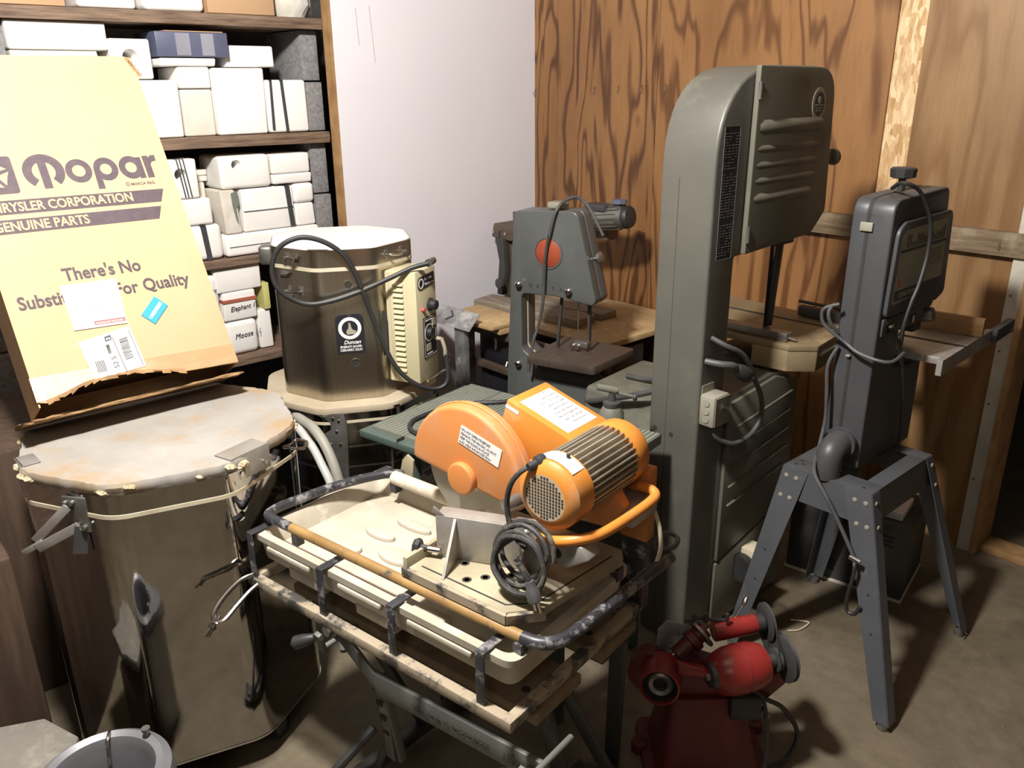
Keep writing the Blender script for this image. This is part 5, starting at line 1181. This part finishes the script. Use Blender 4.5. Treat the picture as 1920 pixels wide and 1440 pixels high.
# raised cover with the faded label
obj(B().prism(fillet([(-.925, 1.085), (-.915, 1.325), (-.880, 1.345), (-.575, 1.350), (-.548, 1.10), (-.60, 1.082)], [.02, .05, .02, .03, .02, .02]), 'x', 2.376, 2.390), 'cover_bulge', 'craft', cs, world=True, bev=.006)
lp = obj(B().prism(fillet([(-.905, 1.120), (-.892, 1.322), (-.610, 1.330), (-.600, 1.135)], [.008, .03, .012, .008]), 'x', 2.390, 2.3915), 'label_plate', 'labelplate', cs, world=True, label='faded olive label plate')
fl = lambda y, z: fmx((2.3918, y, z), (0, 1, 0), (0, 0, 1))
obj(B().box(2.3914, 2.3920, -.897, -.604, 1.262, 1.270).box(2.3914, 2.3920, -.900, -.603, 1.128, 1.158), 'label_bands', 'craft', lp, world=True)
b = B(); rnd = random.Random(2)
for i in range(16): b.box(2.3914, 2.3919, -.865 + i * .0155, -.865 + i * .0155 + .008, 1.274, 1.274 + rnd.uniform(.012, .036))
for i in range(7): b.box(2.3914, 2.3919, -.72, -.62, 1.205 + i * .007, 1.2065 + i * .007)
obj(b, 'label_graphics', 'cablegrey', lp, world=True, smooth=False)
text('BAND SAW-SANDER', .018, 'greyprint', lp, fl(-.862, 1.170), world=True, bold=.0004, xs=.9)
text('CRAFTSMAN', .020, 'labelplate', lp, fmx((2.3924, -.875, 1.136), (0, 1, 0), (0, 0, 1)), world=True, bold=.0006, xs=1.1)
obj(B().box(2.3914, 2.3919, -.885, -.868, 1.165, 1.185), 'label_square', 'redprint', lp, world=True)
for z in (1.33, .655):
    obj(B().box(2.290, 2.325, -.942, -.934, z - .012, z + .012), 'latch', 'elbox', cs, world=True, bev=.002)
kn = obj(B().cyl((2.300, -.745, 1.41), (2.300, -.745, 1.445), .010, n=12), 'tension_stem', 'black', cs, world=True)
obj(B().lathe([(.020, 0), (.034, .004), (.036, .026), (.032, .03), (0, .03)], (2.300, -.745, 1.442), n=9), 'tension_knob', 'black', kn, world=True)
# throat parts
b = B().box(2.376, 2.383, -.92, -.66, 1.030, 1.080); obj(b, 'guard_plate', 'craft', cs, world=True, bev=.003)
for y0 in (-.895, -.755): obj(B().box(2.3832, 2.3840, y0, y0 + .042, 1.035, 1.062), 'window', 'slot', cs, world=True)
for y0 in (-.868, -.735): obj(B().box(2.3838, 2.3846, y0, y0 + .014, 1.037, 1.058), 'window_light', 'gasket', cs, world=True)
obj(B().box(2.30, 2.36, -.655, -.60, .985, 1.062), 'blade_guide', 'darkmetal', cs, world=True, bev=.006)
obj(B().cyl((2.36, -.63, 1.035), (2.40, -.625, 1.045), .022, n=18), 'lamp_knob', 'steel', cs, world=True, bev=.004)
obj(B().box(2.325, 2.3262, -.64, -.63, .94, 1.05), 'blade', 'steel', cs, world=True)
tb3 = obj(B().prism([(2.17, -.72), (2.480, -.695), (2.455, -.285), (2.15, -.31)], 'z', .918, .940), 'table', 'alu', cs, world=True, bev=.002, label='grey aluminium table')
obj(B().prism([(2.466, -.72), (2.482, -.72), (2.458, -.28), (2.442, -.28)], 'z', .893, .9405), 'table_edge', 'alu', tb3, world=True)
obj(B().bar((2.18, -.555, .9405), (2.472, -.535, .9405), .016, .001), 'mitre_slot', 'slot', tb3, world=True)
ex = obj(B().prism([(2.452, -.285), (2.475, -.285), (2.465, -.10), (2.442, -.10)], 'z', .900, .943), 'fence_rail', 'craftstand', tb3, world=True, bev=.002)
for y in (-.27, -.22, -.15): obj(B().cyl((2.474 - .05 * (y + .285) * 0, y, .915), (2.478, y, .915), .006, n=10), 'rail_hole', 'slot', ex, world=True)
fe = obj(B().prism([(2.235, -.430), (2.470, -.405), (2.468, -.385), (2.233, -.410)], 'z', .942, 1.000), 'fence', 'paleboard', tb3, world=True, bev=.002, label='pale wooden fence')
obj(B().box(2.25, 2.36, -.70, -.56, .80, .918), 'table_bracket', 'craft', cs, world=True, bev=.006)
obj(B().box(2.300, 2.312, -.945, -.60, .962, .966), 'split_line', 'elbox', cs, world=True)
# dust elbow
el = obj(B().tube([(2.325, -.935, .705), (2.325, -.975, .705), (2.325, -1.008, .690), (2.325, -1.018, .655), (2.325, -1.018, .618)], .038, n=20), 'dust_elbow', 'craft', cs, world=True, label='grey plastic dust elbow')
obj(B().lathe([(.034, 0), (.047, .0), (.047, .012), (.034, .012), (.034, 0)], (2.325, -.952, .705), (0, -1, 0), 24), 'elbow_ring', 'craft', el, world=True)
# stand: top frame with cut-outs, aprons and four splayed legs
tx0, tx1, ty0, ty1, tz = 2.205, 2.475, -1.045, -.655, .622
b = B().box(tx0, tx1, ty0, ty0 + .075, tz - .004, tz).box(tx0, tx1, ty1 - .05, ty1, tz - .004, tz).box(tx0, tx0 + .055, ty0 + .075, ty1 - .05, tz - .004, tz).box(tx1 - .050, tx1, ty0 + .075, ty1 - .05, tz - .004, tz).box(2.26, 2.39, -.79, -.74, tz - .004, tz)
obj(b, 'stand_top', 'craftstand', cs, world=True, bev=.001, label='pressed steel stand top with cut-outs')
for (x, y) in ((2.228, -1.018), (2.244, -1.004), (2.23, -.985), (2.44, -1.02), (2.36, -1.02)): obj(B().cyl((x, y, tz + .0002), (x, y, tz + .0008), .006, n=10), 'stand_hole', 'slot', cs, world=True)
def quad(p, t, nrm):   # a bent-plate panel from 4 points, thickness along nrm
    n = Vector(nrm).normalized() * t
    return B().hexa([Vector(q) for q in p] + [Vector(q) + n for q in p])
obj(quad([(tx0, ty0, tz), (tx1, ty0, tz), (tx1 + .012, ty0 - .012, tz - .095), (tx0 - .012, ty0 - .012, tz - .095)], .002, (0, 1, .1)), 'apron', 'craftstand', cs, world=True)
obj(quad([(tx0, ty1, tz), (tx1, ty1, tz), (tx1 + .012, ty1 + .012, tz - .095), (tx0 - .012, ty1 + .012, tz - .095)], .002, (0, -1, .1)), 'apron', 'craftstand', cs, world=True)
obj(quad([(tx1, ty0, tz), (tx1, ty1, tz), (tx1 + .012, ty1 + .012, tz - .095), (tx1 + .012, ty0 - .012, tz - .095)], .002, (-1, 0, .1)), 'apron', 'craftstand', cs, world=True)
obj(quad([(tx0, ty0, tz), (tx0, ty1, tz), (tx0 - .012, ty1 + .012, tz - .095), (tx0 - .012, ty0 - .012, tz - .095)], .002, (1, 0, .1)), 'apron', 'craftstand', cs, world=True)
for sx, sy, X0, Y0, fx_, fy_ in ((-1, -1, tx0, ty0, 2.135, -1.165), (1, -1, tx1, ty0, 2.668, -1.172), (1, 1, tx1, ty1, 2.640, -.560), (-1, 1, tx0, ty1, 2.130, -.625)):
    wt, wb_ = .080, .042
    b = B()
    top = Vector((X0, Y0, tz - .002)); bot = Vector((fx_, fy_, .022))
    e = .0022
    # L-shaped leg: one flange along x, one along y
    b.hexa([top + Vector((0, -sy * -e * 0, 0)), top + Vector((-sx * wt, 0, 0)), bot + Vector((-sx * wb_, 0, 0)), bot, top + Vector((0, sy * e, 0)), top + Vector((-sx * wt, sy * e, 0)), bot + Vector((-sx * wb_, sy * e, 0)), bot + Vector((0, sy * e, 0))])
    b.hexa([top, top + Vector((0, -sy * wt * .55, 0)), bot + Vector((0, -sy * wb_, 0)), bot, top + Vector((sx * e, 0, 0)), top + Vector((sx * e, -sy * wt * .55, 0)), bot + Vector((sx * e, -sy * wb_, 0)), bot + Vector((sx * e, 0, 0))])
    lg = obj(b, 'leg', 'craftstand', cs, world=True, smooth=False)
    obj(B().cyl(bot + Vector((-sx * .018, -sy * .012, -.022)), bot + Vector((-sx * .018, -sy * .012, -.004)), .015, n=14), 'foot_pad', 'steel', lg, world=True)
    d = (bot - top)
    for t, o_ in ((.045, .018), (.045, .05), (.15, .02), (.15, .05)):
        p = top + d * t + Vector((-sx * o_, sy * .002, 0))
        if sy < 0: obj(B().lathe([(0, .005), (.006, .003), (.0075, 0), (0, 0)], p, (0, -1, 0), 10), 'rivet', 'elbox', lg, world=True)
        if sx > 0 and t < .2 and o_ < .03:
            p = top + d * t + Vector((sx * .002, -sy * o_, 0)); obj(B().lathe([(0, .005), (.006, .003), (.0075, 0), (0, 0)], p, (1, 0, 0), 10), 'rivet', 'elbox', lg, world=True)
    for t in (.45, .62):
        p = top + d * t + Vector((-sx * .030, sy * .0022, 0))
        if sy < 0: obj(B().cyl(p, p + Vector((0, -.0008, 0)), .004, n=8), 'leg_hole', 'slot', lg, world=True)
# cords of that saw
c1 = [(2.30, -1.02, 1.415), (2.33, -.95, 1.44), (2.37, -.90, 1.447), (2.40, -0.859, 1.425), (2.415, -0.80, 1.347), (2.415, -0.780, 1.258), (2.415, -0.802, 1.173), (2.41, -0.825, 1.116), (2.405, -.84, 1.05), (2.40, -.83, .985), (2.40, -.80, .93)]
c1 = [(2.30, -.80, 1.42)] + c1[2:]
obj(B().tube(c1, .0055, n=8), 'lamp_cord', 'black', cs, world=True)
obj(B().tube([(2.275, -0.97, 1.115), (2.241, -0.985, 1.099), (2.236, -0.985, 1.072), (2.250, -0.98, 1.045), (2.30, -0.96, 1.007), (2.341, -0.965, 0.988), (2.396, -0.965, 0.978), (2.43, -0.94, 0.975), (2.43, -.87, .985)], .0052, n=8), 'motor_cord', 'cablegrey', cs, world=True)
obj(B().tube([(2.262, -0.97, 1.113), (2.255, -0.985, 1.093), (2.262, -0.985, 1.063), (2.28, -0.965, 1.03)], .0052, n=8), 'cord_bend', 'cablegrey', cs, world=True)
obj(B().tube([(2.275, -.945, .985), (2.262, -.965, 0.93), (2.270, -.968, 0.85), (2.277, -.970, 0.77), (2.285, -1.0, 0.70), (2.315, -1.075, 0.65), (2.37, -1.10, 0.60), (2.41, -1.1, 0.545), (2.454, -1.1, 0.479), (2.478, -1.1, 0.44)], .0056, n=8), 'power_cord', 'cablegrey', cs, world=True)
obj(B().tube([(2.478, -1.1, .44), (2.488, -1.118, 0.433), (2.49, -1.12, 0.401), (2.482, -1.12, 0.326), (2.487, -1.12, 0.285), (2.509, -1.12, 0.285), (2.521, -1.12, 0.315)], .0056, n=8), 'cord_end', 'black', cs, world=True)
obj(B().cyl((2.467, -1.108, .447), (2.500, -1.112, .444), .0065, n=10), 'cord_clip', 'chrome', cs, world=True)
obj(B().tube([(2.395, -0.90, 1.06), (2.40, -0.84, 0.997), (2.40, -0.784, 0.904), (2.395, -0.737, 0.793), (2.39, -0.701, 0.669), (2.388, -.70, .64)], .005, n=8), 'side_cord', 'black', cs, world=True)

# vented dark cabinet standing behind the stand, loose wire on the floor
vc = thing('vented_box', 'dark vented metal box on the floor behind the splayed stand', 'box', (2.19, -.435, 0), 11)
obj(B().box(-.20, .20, -.145, .14, .008, .285), 'housing', 'darkmetal', vc, bev=.004)
obj(B().box(-.205, .205, -.150, .145, 0, .008), 'base_trim', 'doorwhite', vc, label='pale base edge')
for x in (-.05, .045, .13):
    for z in (.045, .062, .079, .20, .217, .234): obj(B().box(x - .028, x + .022, -.1462, -.1448, z, z + .008), 'vent_slot', 'slot', vc, smooth=False)
obj(B().cyl((.05, -.146, .06), (.05, -.158, .06), .010, n=12), 'knob', 'steel', vc)
obj(B().box(-.02, .16, -.10, .05, .286, .31), 'paper_stack', 'paper', vc, smooth=False)
single(B().tube([(2.215, -.905, .004), (2.255, -.878, .005), (2.268, -.885, .006), (2.262, -.935, .004), (2.24, -.965, .004)], .0028, n=6), 'wire_scrap', 'gasket', 'short pale bent wire lying on the floor under the splayed stand', 'wire')

# ================================================================ RED GRINDING MACHINE
rm = thing('valve_grinder', 'grimy red cast bench grinder with belt pulleys standing on the floor', 'grinder', (2.40, -1.62, 0), 48.5)
sec = [(0, .165, .135), (.022, .160, .130), (.030, .135, .105), (.10, .118, .092), (.19, .105, .078), (.245, .090, .062)]
b = B(); rows = []
for z, a, c in sec:
    cxs = -.015 - z * .08
    rows.append([b.bm.verts.new((cxs + x, .02 + y, z)) for x, y in fillet([(-a, -c), (a, -c), (a, c), (-a, c)], .035, 4)])
for A, C in zip(rows, rows[1:]):
    for i in range(len(A)): b.bm.faces.new((A[i], A[(i + 1) % len(A)], C[(i + 1) % len(A)], C[i]))
b.bm.faces.new(rows[0][::-1]); b.bm.faces.new(rows[-1])
obj(b, 'pedestal', 'red_dark', rm, label='flared red cast pedestal')
for x, y in ((-.178, .05), (-.16, -.075), (.150, -.08), (.15, .12)):
    lgs = obj(B().cyl((x, y, 0), (x, y, .030), .024, n=20), 'foot_lug', 'red_dark', rm, bev=.004)
    obj(B().cyl((x, y, .0302), (x, y, .0310), .007, n=12), 'bolt_hole', 'slot', lgs)
A0, A1 = Vector((-.028, -.052, .328)), Vector((.182, .016, .328)); ax = (A1 - A0).normalized()
mo = obj(B().lathe([(0, 0), (.034, .0), (.052, .018), (.060, .045), (.0615, .075), (.0615, .077), (.060, .110), (.050, .140), (.030, .152), (0, .152)], A0, ax, 36), 'motor', 'red', rm, label='rounded red motor')
obj(B().lathe([(.0616, .0745), (.0625, .0755), (.0616, .0765)], A0, ax, 36), 'motor_seam', 'red_dark', mo)
eb = obj(B().lathe([(0, -.012), (.030, -.010), (.036, .004), (0, .004)], A0, ax, 24), 'end_bell', 'darkmetal', mo)
obj(B().lathe([(0, -.022), (.010, -.020), (.012, -.010), (0, -.010)], A0, ax, 14), 'shaft_nut', 'steel', eb)
obj(B().cyl(A0 + ax * .150, A0 + ax * .215, .018, n=18), 'motor_neck', 'darkmetal', rm)
for t, r, nm in ((.195, .062, 1), (.172, .030, 0)):
    obj(B().lathe([(0, -.007), (r - .004, -.007), (r, -.005), (r - .006, 0), (r, .005), (r - .004, .007), (0, .007)], A0 + ax * (t + .01), ax, 36), 'pulley', 'darkmetal', rm)
# upper spindle with its pulley and belt
S0, S1 = Vector((-.005, .055, .378)), Vector((.110, .075, .385)); sx_ = (S1 - S0).normalized()
obj(B().cyl(S0, S1, .027, .025, n=24), 'spindle_housing', 'red', rm, bev=.003)
obj(B().cyl(S1, S1 + sx_ * .018, .024, n=20), 'spindle_collar', 'black', rm)
P2 = S1 + sx_ * .030
up_ = obj(B().lathe([(0, -.006), (.046, -.006), (.050, -.004), (.045, 0), (.050, .004), (.046, .006), (0, .006)], P2, sx_, 36), 'pulley', 'darkmetal', rm)
obj(B().cyl(P2, P2 + sx_ * .018, .014, n=16), 'pulley_nut', 'chrome', up_)
Pm = A0 + ax * .182
b = B()
for s in (-1, 1):
    side = Vector((.33 * s, -.94 * s, .15 * s)).normalized()
    b.bar(P2 + side * .046 + Vector((0, 0, 0)), Pm + side * .028, .012, .005, side)
obj(b, 'drive_belt', 'black', rm)
h_ = obj(B().cyl(S0 + sx_ * .06 + Vector((0, .01, .02)), S0 + sx_ * .075 + Vector((.01, .02, .055)), .0035, n=8), 'lever', 'chrome', rm)
obj(B().lathe([(0, 0), (.006, .004), (.0075, .016), (.004, .024), (0, .026)], S0 + sx_ * .073 + Vector((.009, .018, .050)), (.4, .3, .7), 12), 'lever_knob', 'chrome', h_)
# wheel guard cup on the left
G = Vector((-.150, -.035, .308)); gx = Vector((-.25, -.93, .08)).normalized()
cu = obj(B().lathe([(0, .004), (.040, .004), (.044, .044), (.049, .042), (.052, -.035), (.040, -.052), (0, -.055)], G, gx, 36), 'wheel_guard', 'red', rm, label='red ring-shaped wheel guard')
obj(B().lathe([(0, .006), (.0395, .006), (.0425, .038), (.0415, .038), (.0385, .009), (0, .009)], G, gx, 30), 'guard_inside', 'slot', cu)
obj(B().lathe([(.016, .018), (.030, .018), (.032, .030), (.027, .034), (.018, .030), (.016, .018)], G, gx, 28), 'grinding_wheel', 'steel', cu)
obj(B().lathe([(.055, .02), (.055, -.02), (.042, -.055), (.0, -.06)], G + Vector((-.020, .045, -.010)), gx, 28), 'guard_shell', 'red_dark', rm)
obj(B().prism([(-.115, .335), (-.02, .322), (-.02, .338), (-.115, .365)], 'y', -.06, -.035), 'guard_arm', 'red', rm, bev=.004)
obj(B().prism([(-.12, .24), (.05, .24), (.03, .30), (-.06, .335), (-.13, .29)], 'y', -.03, .06), 'bed', 'red_dark', rm, bev=.012)
# chuck head with a graduated ring and a grey guard plate
H0, H1_ = Vector((-.105, .01, .340)), Vector((-.03, .045, .392)); hx = (H1_ - H0).normalized()
obj(B().cyl(H0, H1_, .021, .023, n=22), 'chuck_arm', 'red_dark', rm)
obj(B().lathe([(.024, 0), (.030, .002), (.030, .020), (.024, .024), (0, .024)], H0 + hx * .045, hx, 26), 'chuck_collar', 'red_dark', rm)
rg = obj(B().lathe([(.028, 0), (.042, 0), (.042, .007), (.028, .007), (.028, 0)], H0 + hx * .080, hx, 36), 'graduated_ring', 'steel', rm)
obj(B().tube([H1_ + Vector((-.055, -.01, .030)), H1_ + Vector((-.02, 0, .034)), H1_ + Vector((.03, .01, .020)), H1_ + Vector((.065, .02, .012))], .005, n=8), 'swing_bar', 'darkmetal', rm)
for d in (-.03, .0, .055): obj(B().cyl(H1_ + Vector((d, .0, .022)), H1_ + Vector((d, .0, .045)), .005, n=8), 'clamp_screw', 'darkmetal', rm)
pp = [(-.150, .35), (-.150, .40), (-.130, .425), (-.100, .418), (-.072, .402), (-.082, .372), (-.10, .335), (-.12, .31)]
obj(B().prism(pp, 'y', .035, .039), 'splash_guard', 'galv', rm, label='grey sheet splash guard')
obj(B().prism([(.05, .20), (.13, .215), (.175, .265), (.155, .30), (.08, .27)], 'y', -.01, .05), 'motor_bracket', 'red_dark', rm, bev=.006)
obj(B().box(.02, .10, -.07, -.02, .20, .27), 'lower_housing', 'black', rm, bev=.010)
obj(B().tube([(.075, -.055, .285), (.10, -.06, .262), (.115, -.06, 0.20), (.125, -.06, 0.12), (.120, -.07, .05), (.10, -.10, .012)], .0055, n=8), 'power_cord', 'black', rm)
obj(B().tube([(.07, -.04, .262), (.13, -.02, .222), (.181, -.0, 0.175), (.222, 0.0, 0.105), (.217, -0.0, 0.040), (.19, -.01, .012), (.15, -.03, .008)], .0065, n=8), 'power_cord', 'black', rm)
obj(B().cyl((.105, -.035, .205), (.128, -.035, .185), .012, .009, n=12), 'plug', 'steel', rm)

# ================================================================ FOREGROUND CORNER
dp = thing('steel_drum', 'grey metal drum with a rounded rim and a bolt post at the lower left corner', 'drum', (1.805, -2.905, 0))
pc = (1.805, -2.905)
obj(B().lathe([(.124, .0), (.128, .01), (.128, .325), (.138, .34), (.138, .36), (.133, .386), (.117, .398), (.103, .392), (.097, .37), (.097, .12), (0, .12)], (*pc, 0), n=48), 'drum_body', 'potmetal', dp, world=True)
obj(B().tube([(pc[0] - .108, pc[1] + .050, .394), (pc[0] - .092, pc[1] + .042, .398), (pc[0] - .078, pc[1] + .033, .382), (pc[0] - .073, pc[1] + .03, .30)], .004, n=8, sub=3), 'rim_clip', 'chrome', dp, world=True)
bp = obj(B().cyl((pc[0] - .040, pc[1] + .105, .36), (pc[0] - .040, pc[1] + .105, .414), .004, n=10), 'bolt_post', 'steel', dp, world=True)
obj(B().cyl((pc[0] - .040, pc[1] + .105, .410), (pc[0] - .040, pc[1] + .105, .417), .009, n=12), 'bolt_head', 'steel', bp, world=True)
obj(B().lathe([(0, 0), (.05, 0), (.05, .14), (.03, .17), (.03, .19), (0, .19)], (*pc, .121), n=24), 'inner_core', 'darkmetal', dp, world=True)
b = B(); b.prism([(1.535 + x, -3.055 + y) for x, y in octo(.150, .01, 20)], 'z', .262, .300)
ot = single(b, 'octagonal_lid', 'darklid', 'dusty grey octagonal slab lying at the lower left corner beside the drum', 'slab', bev=.006)
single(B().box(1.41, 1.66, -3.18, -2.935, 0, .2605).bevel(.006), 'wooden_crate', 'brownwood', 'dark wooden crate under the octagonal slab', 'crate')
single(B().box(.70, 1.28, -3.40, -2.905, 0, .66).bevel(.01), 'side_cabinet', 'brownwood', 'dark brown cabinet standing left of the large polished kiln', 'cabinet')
single(B().box(.42, .90, -2.88, -2.42, 0, .78).bevel(.008), 'added_dark_bin', 'brownwood', 'dark bin added behind the large polished kiln to cover lit floor, under the leaning carton', 'bin')  # added dark block, keeps brightly lit floor beside the kiln out of view
# white panelled door leaning on the left wall, seen mirrored in the large kiln
dw = thing('panel_door', 'white panelled door leaning against the left wall, mirrored in the large kiln', 'door', (-.3, -4.2, 0))
obj(B().box(-.34, -.30, -4.65, -3.75, 0, 2.0), 'slab', 'doorwhite', dw, world=True)
obj(B().box(-.30, -.29, -4.72, -4.65, 0, 2.05).box(-.30, -.29, -3.75, -3.68, 0, 2.05), 'edge_strip', 'raw_edge', dw, world=True)

# ================================================================ CAMERA, LIGHT
F = 1545.0
cd = bpy.data.cameras.new('camera'); cam = bpy.data.objects.new('camera', cd); COL.objects.link(cam)
cd.sensor_fit = 'HORIZONTAL'; cd.sensor_width = 36; cd.lens = F / 1920 * 36; cd.clip_start = .05
pt, ro, yw = rad(19.95), rad(-.62), rad(48.5)
fw = Vector((0, math.cos(pt), -math.sin(pt))); u0 = Vector((0, math.sin(pt), math.cos(pt))); r0 = Vector((1, 0, 0))
rt = math.cos(ro) * r0 + math.sin(ro) * u0; upv = -math.sin(ro) * r0 + math.cos(ro) * u0
WX = Vector((math.cos(yw), -math.sin(yw), 0)); WY = Vector((math.sin(yw), math.cos(yw), 0))
tw = lambda v: Vector((WX.dot(v), WY.dot(v), v.z))
X, Y, Z = tw(rt), tw(upv), -tw(fw)
cam.matrix_world = Matrix(((X.x, Y.x, Z.x, 3.343), (X.y, Y.y, Z.y, -3.14), (X.z, Y.z, Z.z, 1.70), (0, 0, 0, 1)))
S.camera = cam

def area(name, loc, rot, sx, sy, power, col):
    l = bpy.data.lights.new(name, 'AREA'); l.shape = 'RECTANGLE'; l.size = sx; l.size_y = sy; l.energy = power; l.color = col
    o = bpy.data.objects.new(name, l); COL.objects.link(o); o.location = loc; o.rotation_euler = rot; return o
l = bpy.data.lights.new('ceiling_bulb', 'POINT'); l.energy = 320; l.color = (1, .965, .915); l.shadow_soft_size = .11
o = bpy.data.objects.new('ceiling_bulb', l); COL.objects.link(o); o.location = (2.10, -2.80, 2.80)
area('rear_fill', (4.3, -4.6, 3.0), (0, 0, 0), 1.2, .4, 14, (1, .93, .82))  # added fill light behind the camera, lifts the shadows, not a room lamp
w = bpy.data.worlds.new('world'); S.world = w; w.use_nodes = True
w.node_tree.nodes['Background'].inputs[0].default_value = (.010, .010, .011, 1)
S.view_settings.view_transform = 'Standard'; S.view_settings.look = 'None'; S.view_settings.gamma = 1; S.view_settings.exposure = .6
